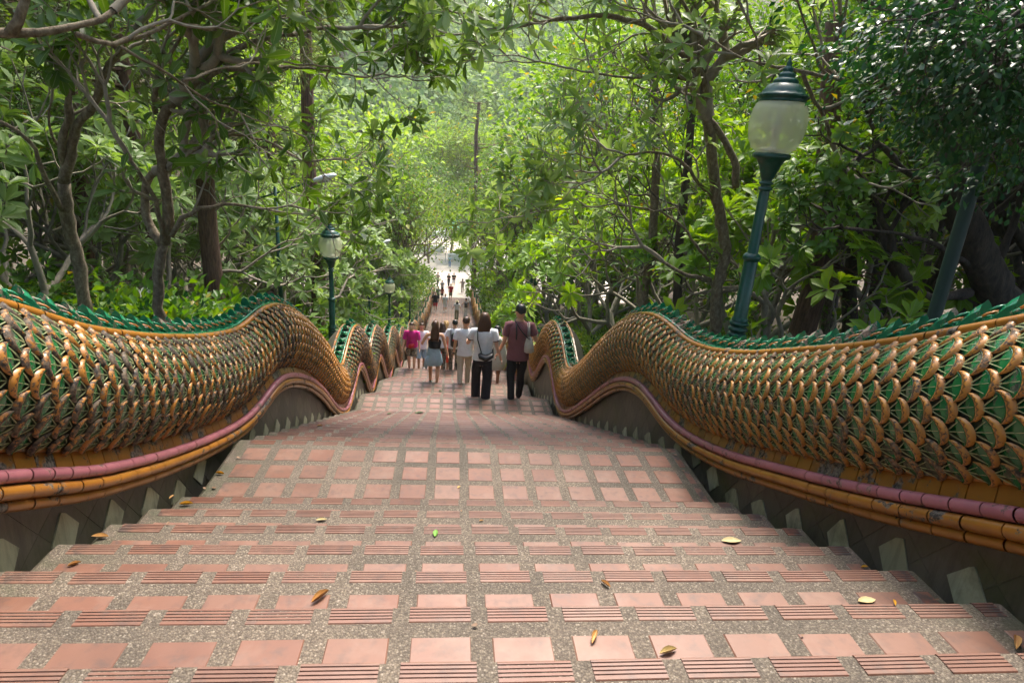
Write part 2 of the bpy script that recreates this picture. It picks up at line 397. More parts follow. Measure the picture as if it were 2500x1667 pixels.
# ------------------------------------------------------------------ naga balustrades
RAIL_L = [(-7, 4.9), (-3, 3.1), (0, 1.85), (1.2, 1.33), (2.16, .92), (2.52, .71), (2.76, .58), (3.0, .48), (3.3, .35), (3.59, .24), (4.01, .09), (4.39, -.03), (4.81, -.14), (5.13, -.18), (5.44, -.175), (5.74, -.18), (6.04, -.24),
          (6.52, -.42), (7.15, -.73), (7.81, -1.14), (8.35, -1.56), (8.86, -1.94), (9.38, -2.2), (9.75, -2.31), (10.15, -2.25), (10.55, -2.09), (10.95, -2.0), (11.35, -2.1), (11.8, -2.43), (12.3, -2.93), (12.8, -3.3), (13.15, -3.36), (13.5, -3.22),
          (13.9, -3.03), (14.3, -3.0), (14.8, -3.25), (15.5, -3.85), (16.2, -4.38), (16.7, -4.62), (17.1, -4.62), (17.6, -4.42), (18.1, -4.28), (18.6, -4.38), (19.3, -4.95), (20.0, -5.5), (20.5, -5.74), (20.9, -5.7), (21.4, -5.45), (21.8, -5.4)]
RAIL_R = [(-7, 4.95), (-3, 3.15), (0, 1.9), (1.65, 1.13), (1.85, 1.03), (2.15, .88), (2.56, .69), (3.14, .45), (3.67, .23), (4.22, .05), (4.63, -.05), (5.02, -.1), (5.44, -.09), (5.82, -.11), (6.28, -.24), (6.78, -.47), (7.33, -.82), (8.08, -1.34), (8.87, -1.86),
          (9.4, -2.14), (9.9, -2.29), (10.3, -2.28), (10.7, -2.12), (11.1, -1.95), (11.6, -1.93), (12.1, -2.1), (12.7, -2.6), (13.2, -3.0), (13.6, -3.18), (14.0, -3.1), (14.4, -3.0), (14.9, -3.2), (15.6, -3.8), (16.2, -4.3), (16.7, -4.56), (17.1, -4.55), (17.6, -4.35),
          (18.1, -4.22), (18.6, -4.33), (19.3, -4.9), (20.0, -5.45), (20.5, -5.7), (20.9, -5.66), (21.4, -5.45), (21.8, -5.4)]
far_r = []
yy = 22.4
for (ye, ze) in LAND[5:-1]:
    ys = ye - 1.35; pe = far_r[-1][0] if far_r else 21.8
    zs = zline(ys - .1)
    far_r += [((pe * .5 + ys * .5), zline(pe * .5 + ys * .5) + .5), (ys, ze + .14), (ye - .5, ze + .25), (ye + .3, ze + .42)]
far_r += [(58.5, -13.1), (61.5, -13.55)]
RAIL_L += far_r; RAIL_R += far_r

class Rail:
    def __init__(s, pts):
        a = np.array(pts); ys = np.arange(a[0, 0], a[-1, 0], .05)
        z = np.interp(ys, a[:, 0], a[:, 1])
        k = np.exp(-.5 * (np.arange(-8, 9) / 3.2) ** 2); k /= k.sum()
        zp = np.pad(z, 8, mode='reflect', reflect_type='odd'); z = np.convolve(zp, k, 'valid')
        s.s = np.concatenate([[0], np.cumsum(np.hypot(np.diff(ys), np.diff(z)))]); s.y = ys; s.z = z
        ty, tz = np.gradient(ys), np.gradient(z); L_ = np.hypot(ty, tz); ty /= L_; tz /= L_
        ang = np.arctan2(tz, ty); kk = np.exp(-.5 * (np.arange(-20, 21) / 8.) ** 2); kk /= kk.sum()
        s.ang = np.convolve(np.pad(ang, 20, mode='edge'), kk, 'valid'); s.n = len(ys)
        s.off = np.interp(0, ys, s.s)
    def at(s, q):
        return np.interp(q, s.s, s.y), np.interp(q, s.s, s.z), np.interp(q, s.s, s.ang)
    def s_at_y(s, y): return float(np.interp(y, s.y, s.s))
# cross-section of the body: (t outward from stair edge, h above the pink roll)
SEC = [(.075, .1), (.03, .16), (-.015, .24), (-.04, .34), (-.045, .44), (-.02, .54), (.03, .63), (.09, .695), (.12, .715)]
SECA = np.array(SEC); SECL = np.concatenate([[0], np.cumsum(np.hypot(*np.diff(SECA, axis=0).T))])
def sec_at(q):
    t = np.interp(q, SECL, SECA[:, 0]); h = np.interp(q, SECL, SECA[:, 1])
    t2 = np.interp(min(q + .03, SECL[-1]), SECL, SECA[:, 0]) - np.interp(max(q - .03, 0), SECL, SECA[:, 0])
    h2 = np.interp(min(q + .03, SECL[-1]), SECL, SECA[:, 1]) - np.interp(max(q - .03, 0), SECL, SECA[:, 1])
    l = math.hypot(t2, h2) or 1
    return t, h, t2 / l, h2 / l

def scale_geo(lo=False):
    """one fish scale: x = toward the uphill rim, y = up the body, z = out of the body"""
    m = MB(); n = 6 if lo else 10; prof = [(.0, .0, 0.), (.18, .8, .2), (.5, 1.1, .5), (.82, .7, .8), (1., -.5, 1.)] if not lo else [(0, 0, 0.), (.5, 1.1, .5), (1, -.5, 1.)]
    vs = []; uv = []
    for i in range(n + 1):
        a = -1.5 + 3. * i / n; k = max(.1, math.cos(a)) ** .75
        for (w_, hh, v_) in prof:
            x = -.016 + .045 * math.cos(a) + w_ * .037 * k; y = .054 * math.sin(a) + .006 * w_ * math.sin(a) * k
            z = .012 + .0115 * hh * k + .007 * max(0, math.cos(a))
            vs.append((x, y, z)); uv.append((i / n, v_))
    p = len(prof); m.add(vs, [(i * p + j, i * p + p + j, i * p + p + j + 1, i * p + j + 1) for i in range(n) for j in range(p - 1)], 0, uv)
    inner = [vs[i * p] for i in range(n + 1)]; ap = (-.08, 0, -.003); mid = (-.014, 0, .0205)
    b = [(x, y, z - .003) for x, y, z in inner]
    m.add([ap, mid] + b + [(-.04, -.026, -.006), (-.04, .026, -.006)], [(1, 2 + i + 1, 2 + i) for i in range(n)] + [(2, n + 3, 1), (n + 3, 0, 1), (n + 4, 2 + n, 1), (0, n + 4, 1)], 1)
    if not lo:
        # bead between plate and rim, then the three raised veins
        m.tube([(x - .003, y * .97, z + .001) for x, y, z in inner[1:-1]], .0028, 4, 1, False)
        for (ex, ey) in ((.022, 0), (.006, .036), (.006, -.036)):
            a0 = np.array([-.07, ey * .08, .0105]); a1 = np.array([ex, ey, .0205]); d = a1 - a0; pn = np.array([-d[1], d[0], 0]); pn = pn / np.linalg.norm(pn) * .0026
            m.add([a0 - pn, a0 + pn, a1 + pn * .5, a1 - pn * .5, (a0 + a1) / 2 + np.array([0, 0, .0055])], [(0, 1, 4), (1, 2, 4), (2, 3, 4), (3, 0, 4)], 2)
    return m
def fin_geo():
    m = MB(); n = 8; A = []; B = []
    for i in range(n + 1):
        l = i / n; hw = .066 * (1 - .2 * l) * math.sqrt(max(0, 1 - max(0, l - .5) ** 2 / .36)) + .003
        x = -.11 + .225 * l; z = .008 + .118 * l ** 2.1 - .02 * max(0, l - .85) * 6
        for q in (-1, -.6, 0, .6, 1): A.append((x + .012 * l * (1 - abs(q)), hw * q, z - .03 * l * abs(q) ** 2 + .016 * (1 - q * q) + .006 * math.cos(q * 10) * (1 - l)))
        for q in (-1, -.6, 0, .6, 1): B.append((x - .02 * l, hw * q * .97, (-.012 + .45 * z * l ** 2)))
    f = [(i * 5 + j, i * 5 + 5 + j, i * 5 + 6 + j, i * 5 + 1 + j) for i in range(n) for j in range(4)]
    m.add(A, [q[::-1] for q in f], 0); k = len(A); rim = []
    for i in range(n): rim += [(i * 5, i * 5 + 5, k + i * 5 + 5, k + i * 5), (i * 5 + 4, k + i * 5 + 4, k + i * 5 + 9, i * 5 + 9)]
    m.add(A + B, [q[::-1] for q in rim], 0)
    m.add(A + B, [(n * 5 + j + 1, k + n * 5 + j + 1, k + n * 5 + j, n * 5 + j) for j in range(4)] , 0)
    m.add(B, f, 0)
    for r, mi_ in ((.25, 0), (.42, 1), (.58, 0)):
        pts = [(-.11 + .225 * r + .035 * math.cos(a) * 1., .062 * math.sin(a) * (1.05 - .25 * r), .008 + .118 * r ** 2.1 + .016 + .02 * math.cos(a)) for a in np.linspace(-1.5, 1.5, 7)]
        m.tube(pts, .006, 5, mi_)
    return m
def naga(side):
    rail = Rail(RAIL_R if side > 0 else RAIL_L)
    xe = XR if side > 0 else XL
    root = thing('naga_balustrade', (xe + side * .26, 0, 0), 'glazed serpent balustrade on the %s with %s' % (('right', 'bright green and orange scales and pink roll') if side > 0 else ('left', 'blackened flaking orange scales and pink roll')), 'balustrade')
    ox = xe + side * .26
    def P(q, t, h):
        y, z, a = rail.at(q)
        if h > 0: h = h * float(np.interp(y, [2.2, 4.6], [.91 if side < 0 else .955, 1]))
        return np.array([xe + side * t - ox, y - math.sin(a) * h, z + math.cos(a) * h])
    s_end = rail.s[-1] - .05; S0 = rail.s_at_y(-5)
    # mortar core
    full = SEC + [(.165, .75), (.285, .75), (.335, .715), (.37, .695), (.46, .63), (.54, .54), (.565, .44), (.56, .34), (.53, .24), (.49, .16), (.45, .1), (.43, -.15), (.42, -.9), (.085, -.9), (.085, -.15)]
    qs = np.arange(S0, s_end, .12); V = []
    for q in qs:
        y, z, a = rail.at(q)
        for (t, h) in full:
            if h < -.1: V.append((xe + side * t - ox, y, z + h))
            else: V.append(P(q, t, h))
    n = len(full); Q = []
    for i in range(len(qs) - 1):
        for k in range(n):
            a, b = i * n + k, i * n + (k + 1) % n
            Q.append((a, b, b + n, a + n) if side > 0 else (a, a + n, b + n, b))
    me = np_mesh('body_core', np.array(V), np.array(Q), [MORT, PL_C]); 
    mi = [0 if k < 22 else 1 for i in range(len(qs) - 1) for k in range(n)]
    me.polygons.foreach_set('material_index', mi); me.shade_smooth(); link('body_core', me, root)
    # rolls, in separate glazed pieces near, joined far
    far_join = {}
    def roll(nm, t, h, r, seg, m_, y_near=11., flat=1.):
        q = S0 + random.random() * seg; fj = far_join.setdefault(nm, (MB(), m_))[0]
        qn = rail.s_at_y(y_near)
        while q < s_end - seg:
            sg = seg * random.uniform(.92, 1.08); g = .0035
            if rail.at(q)[0] < -1.5 : q += sg; continue
            pts = [P(q + g + (sg - 2 * g) * f, t + random.uniform(-.0015, .0015), h) for f in (0, .5, 1)]
            rr = r * random.uniform(.97, 1.03)
            if q < qn:
                b = MB(); b.tube(pts, [rr * .99, rr, rr * .99], 12, 0, cap=False); b.build(nm, m_, root, True)
            else: fj.tube([P(q, t, h), P(q + sg - .01, t, h)], rr, 6, 0)
            q += sg
    roll('pink_roll', .015, 0, .029, .135, PINK)
    roll('orange_roll', .012, -.062, .031, .17, ORG)
    roll('lower_orange_roll', .028, -.115, .026, .17, ORG)
    roll('top_orange_roll', .115, .735, .024, .17, ORG, 14.)
    roll('outer_orange_roll', .338, .735, .024, .17, ORG, 9.)
    roll('ledge_bead', .06, .112, .011, .17, ORG, 9.)
    # amber ledge tiles
    q = S0; bj = MB()
    while q < s_end:
        sg = .13; g = .003
        if rail.at(q)[0] > -1.5:
            a, b = q + g, q + sg - g
            v = [P(a, .034, .026), P(b, .034, .026), P(b, .062, .102), P(a, .062, .102), P(a, .08, .02), P(b, .08, .02), P(b, .1, .1), P(a, .1, .1)]
            f = [(0, 1, 2, 3), (0, 4, 5, 1), (1, 5, 6, 2), (2, 6, 7, 3), (3, 7, 4, 0)]
            if side < 0: f = [x[::-1] for x in f]
            if rail.at(q)[0] < 9: MB().add(v, f).build('ledge_tile', BAND, root)
            else: bj.add(v, f)
        q += sg
    tag(bj.build('distant_ledge_tiles', BAND, root), kind='stuff')
    for nm, (fj, m_) in far_join.items():
        if fj.v: tag(fj.build('distant_' + nm + 's', m_, root), kind='stuff')
    # scales
    rimm = RIM_R if side > 0 else RIM_L
    hi = scale_geo().mesh('scale', [rimm, GRN, VEIN], True); lo = scale_geo(True)
    hv = np.array(scale_geo().v); hm = scale_geo()
    cand = []
    i = 0; q = rail.s_at_y(.6)
    while q < s_end:
        y = rail.at(q)[0]; far = y > 24
        step = .1 if far else .061
        for j in range(4 if not far else 5):
            hq = .055 + (j + (.5 if i % 2 else 0)) * (.178 if not far else .14) + random.uniform(-.003, .003)
            if hq > SECL[-1] - .012: continue
            t, h, dt, dh = sec_at(hq)
            p = P(q, t - .004, h); _, _, a = rail.at(q)
            tang = np.array([0, -math.cos(a), -math.sin(a)])      # uphill
            nrm_up = np.array([0, -math.sin(a), math.cos(a)]); X = np.array([side, 0, 0.])
            up = X * dt + nrm_up * dh
            out = -X * dh + nrm_up * dt
            rock = R_(random.uniform(-3, 3) if side > 0 else random.uniform(-2, 5)); spin = R_(random.uniform(-4, 4)); tg = tang * math.cos(rock) + out * math.sin(rock); ou = out * math.cos(rock) - tang * math.sin(rock)
            s_ = random.uniform(.93, 1.07) * (1 if not far else 1.6) 
            tg, ou = tg, ou; tg = tg * math.cos(spin) + np.cross(ou, tg) * math.sin(spin)
            # keep the frame right-handed for both sides by flipping the scale's up axis
            upv = np.cross(ou, tg)
            M = np.eye(4); M[:3, 0] = tg * s_ * (1.0 if not far else 1.3); M[:3, 1] = upv * s_ * 1.08; M[:3, 2] = ou * s_ * .95; M[:3, 3] = p
            dist = np.linalg.norm(p + np.array([ox, 0, 0]) - CAM)
            vis = (p + np.array([ox, 0, 0]) - CAM); z_ = vis @ CF; u_ = 1250 + FPX * (vis @ CR) / z_ if z_ > .1 else -9999
            cand.append((dist if -60 < u_ < 2560 else dist + 100, M, y))
        q += step; i += 1
    order = sorted(range(len(cand)), key=lambda k: cand[k][0])
    for k in order[:295]: link('scale', hi, root, Matrix(cand[k][1].tolist()))
    rest = [cand[k] for k in order[295:]]
    for nm, g, sel in (('small_scales', hm, [c_ for c_ in rest if c_[2] < 9.5]), ('distant_scales', lo, [c_ for c_ in rest if c_[2] >= 9.5])):
        gv = np.c_[np.array(g.v), np.ones(len(g.v))]; Ms = np.array([c_[1] for c_ in sel])
        V = np.einsum('nij,kj->nki', Ms, gv)[:, :, :3].reshape(-1, 3)
        # faces to tris
        T = []; TMi = []
        for f, mi_ in zip(g.f, g.m):
            for z in range(1, len(f) - 1): T.append((f[0], f[z], f[z + 1])); TMi.append(mi_)
        T = np.array(T); Q = (T[None] + (np.arange(len(sel)) * len(g.v))[:, None, None]).reshape(-1, 3)
        uv = np.tile(np.array(g.uv), (len(sel), 1))
        me = np_mesh(nm, V, Q, [rimm, GRN, VEIN], np.tile(TMi, len(sel)), True, uv)
        tag(link(nm, me, root), kind='stuff')
    # crest fins
    fm = fin_geo().mesh('crest_fin', [FIN, FINO], True); q = rail.s_at_y(.8); k = 0; ridge = MB()
    fg = fin_geo(); fj = []
    while q < s_end:
        p = P(q, .226, .745); _, _, a = rail.at(q)
        tang = np.array([0, -math.cos(a), -math.sin(a)]); up = np.array([0, -math.sin(a), math.cos(a)])
        s_ = random.uniform(.94, 1.05); M = np.eye(4); M[:3, 0] = tang * s_; M[:3, 1] = np.cross(up, tang) * s_; M[:3, 2] = up * s_; M[:3, 3] = p
        if k < 120: link('crest_fin', fm, root, Matrix(M.tolist()))
        else: fj.append(M)
        q += .172; k += 1
    if fj:
        gv = np.c_[np.array(fg.v), np.ones(len(fg.v))]; V = np.einsum('nij,kj->nki', np.array(fj), gv)[:, :, :3].reshape(-1, 3)
        T = [(f[0], f[z], f[z + 1]) for f in fg.f for z in range(1, len(f) - 1)]; TMi = [m_ for f, m_ in zip(fg.f, fg.m) for z in range(1, len(f) - 1)]
        Q = (np.array(T)[None] + (np.arange(len(fj)) * len(fg.v))[:, None, None]).reshape(-1, 3)
        tag(link('distant_crest_fins', np_mesh('distant_crest_fins', V, Q, [FIN, FINO], np.tile(TMi, len(fj)), True), root), kind='stuff')
    for tt in (.152, .3):
        qs = np.arange(rail.s_at_y(.2), s_end, .09)
        ridge.tube([P(q_, tt, .752) for q_ in qs], [.014 + .004 * math.sin(q_ * 36.5) for q_ in qs], 8)
    ridge.build('crest_edge', FIN, root, True)
    # plinth slate pieces and pale plaques
    wx = xe + side * .085 - ox - side * .007
    def quad(pts, th, nm, m_):
        c0 = [(wx, a, b) for a, b in pts]; c1 = [(wx + side * th, a, b) for a, b in pts]; k = len(pts)
        f = [tuple(range(k))] + [(i, i + k, (i + 1) % k + k, (i + 1) % k) for i in range(k)]
        if side > 0: f = [x[::-1] for x in f]
        return MB().add([(x - (side * .0), y, z) for x, y, z in c0] + c1, f).build(nm, m_, root)
    g = .0015; a_ = .17; hs = .17
    y = -.5; r = 0
    while y < 13.5:
        base = zline(y); top = float(np.interp(y, rail.y, rail.z)) - .1; zr = 1.2 - .44 * y
        for k in range(-8, 16):
            cz = zr + k * hs
            if (k + r) % 2 or cz + hs < base - .15 or cz - hs > top: continue
            pts = [(y - a_ + g, cz + .44 * a_), (y, cz - hs + g), (y + a_ - g, cz - .44 * a_), (y, cz + hs - g)]
            pts = [(a2, min(b2, float(np.interp(a2, rail.y, rail.z)) - .11)) for a2, b2 in pts]
            if pts[3][1] - pts[1][1] > .04: quad(pts, .002 + .0015 * random.random(), 'slate_tile', PL_D)
        y += a_; r += 1
    cnt = 0
    for (y0, y1, z, kd, sec) in TREADS:
        if y1 > 14 or y1 < .2: continue
        cs = [(y0 + y1) / 2 + .03] if kd == 'tread' else [y0 + .2, y0 + .55, y0 + .9]
        for cy in cs:
            hgt = random.uniform(.12, .17); top = float(np.interp(cy, rail.y, rail.z)) - .12
            if top - z < .05: continue
            hh = min(hgt, top - z); ww = random.uniform(.09, .12)
            wx -= side * .006
            quad([(cy, z - .1), (cy + ww, z + hh * random.uniform(.1, .25)), (cy + ww * .25, z + hh * .86), (cy + random.uniform(-.02, .01), z + hh), (cy - ww, z + hh * random.uniform(.1, .3))][::-1], .006, 'pale_plaque', PL_P)
            wx += side * .006
    return root, rail
NR, railR = naga(1); NL, railL = naga(-1)

# ------------------------------------------------------------------ ground, plaza, hill
def gmat():
    m = mat('forest_floor', rough=.9)
    c = ramp(m, noise(m, 1.2, 6, .65), [(.3, (.04, .03, .018)), (.5, (.09, .06, .035)), (.65, (.05, .06, .02)), (.8, (.15, .1, .06))])
    L(m, c, base_in(m)); bump(m, noise(m, 9, 5), .8, .05); return m
GM = gmat()
xs = np.concatenate([-np.geomspace(600, 2.35, 30), [-2.2, 2.55], np.geomspace(2.7, 600, 30)])
ys = np.concatenate([np.linspace(-300, -12, 8), np.arange(-10, 64, 1.), np.linspace(66, 120, 20), np.linspace(125, 1500, 60)])
V = []
for y in ys:
    for x in xs:
        z = zsmooth(y) if y < 70 else PLZ
        if -2.3 < x < 2.6: z -= 1.1
        else:
            dx = max(0, abs(x) - 2.7); z += -.45 + .06 * min(dx, 30) * (1 if y < 55 else .3) + .12 * math.sin(x * 1.7 + y * .9)
        if y > 118:
            rise = (y - 118); z = PLZ + min(100., rise * .52) * (1 - .35 * math.exp(-((x - 14) / 25) ** 2)) + 3 * math.sin(x * .05 + y * .03)
        elif y > 66: z = PLZ - .12
        V.append((x, y, z))
nx = len(xs); Q = [(j * nx + i, j * nx + i + 1, (j + 1) * nx + i + 1, (j + 1) * nx + i) for j in range(len(ys) - 1) for i in range(nx - 1)]
tag(link('ground', np_mesh('ground', np.array(V), np.array(Q), GM, smooth=True)), kind='structure')
PC = mat('pale_plaza_paving', (.62, .55, .48), .8)
bk = N(PC, 'ShaderNodeTexBrick'); bk.inputs['Scale'].default_value = 2.; bk.inputs['Color1'].default_value = (.66, .58, .5, 1); bk.inputs['Color2'].default_value = (.56, .48, .41, 1); bk.inputs['Mortar'].default_value = (.4, .35, .3, 1)
bk.inputs['Mortar Size'].default_value = .015; L(PC, wpos(PC), bk.inputs['Vector']); L(PC, bk.outputs[0], base_in(PC))
tag(MB().box(-22, 26, 63.5, 112, PLZ - .1, PLZ).build('plaza', PC), kind='structure')

# ------------------------------------------------------------------ foliage geometry
LEAF_HI = np.array([(0, 0, 0), (.35, -.6, .06), (.35, 0, 0), (.35, .6, .06), (.7, -1, .08), (.7, 0, .01), (.7, 1, .08), (1, 0, 0)], float)
LEAF_HI_F = np.array([(0, 2, 1), (0, 3, 2), (1, 2, 5), (1, 5, 4), (2, 3, 6), (2, 6, 5), (4, 5, 7), (5, 6, 7)])
LEAF_LO = np.array([(0, 0, 0), (.5, -1, .1), (1, 0, 0), (.5, 1, .1)], float)
LEAF_LO_F = np.array([(0, 2, 1), (0, 3, 2)])
def unit(a): return a / (np.linalg.norm(a, axis=-1, keepdims=True) + 1e-9)
def leaf_mesh(name, P, D, U, Ln, Wd, m_, hi=True, tint=None, droop=.18):
    T, F = (LEAF_HI, LEAF_HI_F) if hi else (LEAF_LO, LEAF_LO_F)
    P, D = np.asarray(P, float), unit(np.asarray(D, float)); S = unit(np.cross(D, U)); Nn = np.cross(S, D); n = len(P)
    Ln = np.broadcast_to(Ln, n)[:, None, None]; Wd = np.broadcast_to(Wd, n)[:, None, None]
    l = T[None, :, 0:1]; w_ = T[None, :, 1:2]; h = T[None, :, 2:3]
    V = P[:, None] + D[:, None] * l * Ln + S[:, None] * w_ * Wd + Nn[:, None] * (h * Ln - droop * Ln * l ** 2)
    V = V.reshape(-1, 3); Q = (F[None] + (np.arange(n) * len(T))[:, None, None]).reshape(-1, 3)
    uv = np.tile(T[:, 1::-1], (n, 1))
    me = np_mesh(name, V, Q, m_, uv=uv, smooth=False)
    at = me.attributes.new('tint', 'FLOAT', 'POINT')
    tn = rng.random(n) if tint is None else tint
    at.data.foreach_set('value', np.repeat(tn, len(T)).astype(np.float32))
    return me
def rvec(): 
    v = rng.normal(size=3); return v / np.linalg.norm(v)
def rot(v, axis, a):
    axis = axis / (np.linalg.norm(axis) + 1e-9); return v * math.cos(a) + np.cross(axis, v) * math.sin(a) + axis * (axis @ v) * (1 - math.cos(a))
def grow(mb, tips, p, d, ln, r, depth, up=.25, spread=.75, sides=5, fork=(2, 3), shrink=.8, rs=.68, wob=.12, rmin=.006):
    """recursive candelabra branching; tips collects (point, direction)"""
    k = 3; pts = [p]; rr = [r]; q = p.copy(); dd = d.copy()
    for i in range(k):
        dd = unit(dd + rng.normal(size=3) * wob + np.array([0, 0, up * .35])); q = q + dd * ln / k
        pts.append(q.copy()); rr.append(max(rmin, r * (1 - (1 - rs * 1.1) * (i + 1) / k)))
    mb.tube(pts, rr, max(3, sides), cap=False)
    if depth <= 0 or q[2] < -60: tips.append((q, dd)); return
    nf = rng.integers(fork[0], fork[1] + 1); ax0 = unit(np.cross(dd, rvec())); ph = rng.random() * 6.28
    for j in range(nf):
        ax = rot(ax0, dd, ph + j * 6.283 / nf + rng.normal() * .25)
        nd = unit(rot(dd, ax, spread * rng.uniform(.65, 1.15)))
        grow(mb, tips, q, nd, ln * shrink * rng.uniform(.8, 1.15), max(rmin, r * rs), depth - 1, up, spread, max(3, sides - 1), fork, shrink, rs, wob, rmin)
def whorl(tips, n=(7, 11), L0=.22, L1=.32, wr=.17, open_=(.7, 1.35)):
    P, D, U, Ln, Wd, T = [], [], [], [], [], []
    for (p, d) in tips:
        ax0 = unit(np.cross(d, rvec())); k = rng.integers(*n); t0 = rng.random()
        for j in range(k):
            ax = rot(ax0, d, j * 2.4 + rng.normal() * .2); a = rng.uniform(*open_)
            ld = unit(rot(d, ax, a) + np.array([0, 0, -.1])); L_ = rng.uniform(L0, L1)
            P.append(p - d * rng.uniform(0, .1)); D.append(ld); U.append(unit(d + np.array([0, 0, .5]))); Ln.append(L_); Wd.append(L_ * wr * rng.uniform(.85, 1.15)); T.append(.6 * t0 + .4 * rng.random())
    return np.array(P), np.array(D), np.array(U), np.array(Ln), np.array(Wd), np.array(T)

LF_F = m_leaf('frangipani_leaf', (.09, .165, .035), (.155, .25, .06), (.28, .37, .15), .4, .42, True, .008)
LF_FR = m_leaf('fresh_frangipani_leaf', (.085, .185, .018), (.16, .29, .03), (.3, .4, .08), .46, .42, True, .012)
LF_FD = m_leaf('glossy_hero_leaf', (.045, .095, .015), (.075, .15, .022), (.17, .24, .09), .42, .36, True)
LF_G = m_leaf('bright_leaf', (.09, .17, .02), (.15, .26, .03), (.26, .34, .07), .45, .42, yel=.015)
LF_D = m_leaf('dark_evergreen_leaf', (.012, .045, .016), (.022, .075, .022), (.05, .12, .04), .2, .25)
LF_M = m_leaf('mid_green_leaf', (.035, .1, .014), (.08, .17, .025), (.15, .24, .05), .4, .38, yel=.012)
LF_P = m_leaf('pale_forest_leaf', (.13, .22, .045), (.2, .31, .065), (.3, .41, .12), .44, .5, yel=.01)
NEED = m_leaf('pine_needles', (.06, .09, .03), (.1, .13, .045), (.16, .18, .07), .3, .6)

def proto_frangi(seed, depth=6, h0=1.3, leaves=LF_F, spread=.62):
    global rng; rng = np.random.default_rng(seed)
    mb = MB(); tips = []
    p = np.array([0, 0, -.4]); top = np.array([rng.normal() * .2, rng.normal() * .2, h0])
    mb.tube([p, p * .5 + top * .5 + rng.normal(size=3) * .06, top], [.15, .12, .11], 8, cap=False)
    for j in range(3):
        a = j * 2.09 + rng.random(); grow(mb, tips, top, unit(np.array([math.cos(a) * .75, math.sin(a) * .75, .8])), 1.15, .085, depth, .22, spread, 6, (2, 2), .84, .74)
    bm_ = mb.mesh('trunk_and_limbs', BARKF, True)
    P, D, U, Ln, Wd, T = whorl(tips, (9, 14), .24, .36, .18)
    return [('trunk', bm_), ('crown', leaf_mesh('crown', P, D, U, Ln, Wd, leaves, True, T))], len(tips)
def cloud_leaves(tips, n, r, L0, L1, wr, hang=.3):
    P, D, U, Ln, Wd, T = [], [], [], [], [], []
    for (p, d) in tips:
        off = rng.normal(size=(n, 3)) * r * np.array([1, 1, .75]); t0 = rng.random()
        P.append(p + off); dd = unit(off + d * r * .7 + rng.normal(size=(n, 3)) * r * .6 + np.array([0, 0, -hang * r])); D.append(dd)
        U.append(unit(rng.normal(size=(n, 3)) * .45 + np.array([0, 0, 1.])))
        l = rng.uniform(L0, L1, n); Ln.append(l); Wd.append(l * wr); T.append(.55 * t0 + .45 * rng.random(n))
    return [np.concatenate(x) for x in (P, D, U, Ln, Wd, T)]
def proto_broad(seed, H, leaf, bark, n=26, r=.34, L0=.09, L1=.15, depth=5, trunk=.5, ln=1., r0=.14, spread=.6, fork=(2, 3), up=.3, wr=.27):
    global rng; rng = np.random.default_rng(seed)
    mb = MB(); tips = []; p = np.array([0, 0, -.5]); th = H * trunk; q = p.copy(); pts = [p]; 
    for i in range(4): q = q + np.array([rng.normal() * .12, rng.normal() * .12, (th + .5) / 4]); pts.append(q.copy())
    mb.tube(pts, list(np.linspace(r0 * 1.25, r0 * .8, 5)), 8, cap=False)
    for j in range(4):
        a = j * 1.6 + rng.random(); grow(mb, tips, pts[-1 - (j % 2)], unit(np.array([math.cos(a), math.sin(a), .9])), ln, r0 * .55, depth, up, spread, 6, fork, .8, .66)
    grow(mb, tips, pts[-1], np.array([0, 0, 1.]), ln, r0 * .7, depth, up, spread, 6, fork, .8, .66)
    bm_ = mb.mesh('trunk', bark, True)
    return [('trunk', bm_), ('crown', leaf_mesh('crown', *cloud_leaves(tips, n, r, L0, L1, wr)[:5], leaf, False))], len(tips)
def proto_shrub(seed, H, leaf, nst=9, n=34, r=.17, L0=.07, L1=.13, wr=.24):
    global rng; rng = np.random.default_rng(seed); mb = MB(); tips = []
    for j in range(nst):
        a = rng.random() * 6.28; s_ = rng.random() * .3; grow(mb, tips, np.array([math.cos(a) * s_, math.sin(a) * s_, -.1]), unit(np.array([math.cos(a) * .6, math.sin(a) * .6, 1.])), H * .4, .014, 2, .3, .6, 4, (2, 3), .7, .7, .15, .004)
    return [('stems', mb.mesh('stems', BARKF, True)), ('foliage', leaf_mesh('foliage', *cloud_leaves(tips, n, r, L0, L1, wr)[:5], leaf, False))], len(tips)
def proto_pine(seed, H=18, r0=.27):
    global rng; rng = np.random.default_rng(seed); mb = MB(); tips = []; q = np.array([0, 0, -.6]); pts = [q.copy()]
    for i in range(7): q = q + np.array([rng.normal() * .13, rng.normal() * .13, (H + .6) / 7]); pts.append(q.copy())
    mb.tube(pts, list(np.linspace(r0, r0 * .5, 8)), 12, cap=False)
    br = MB()
    for j in range(16):
        f = rng.uniform(.5, 1); p = pts[0] + (pts[-1] - pts[0]) * f; a = rng.random() * 6.28
        grow(br, tips, p, unit(np.array([math.cos(a), math.sin(a), .1])), 1.1, .05, 3, .05, .55, 4, (2, 2), .75, .6)
    P, D, U, Ln, Wd, T = cloud_leaves(tips, 60, .28, .16, .3, .035, .5)
    return [('trunk', mb.mesh('trunk', PINE, True)), ('branches', br.mesh('branches', PINE, True)), ('crown', leaf_mesh('crown', P, D, U, Ln, Wd, NEED, False))], len(tips)

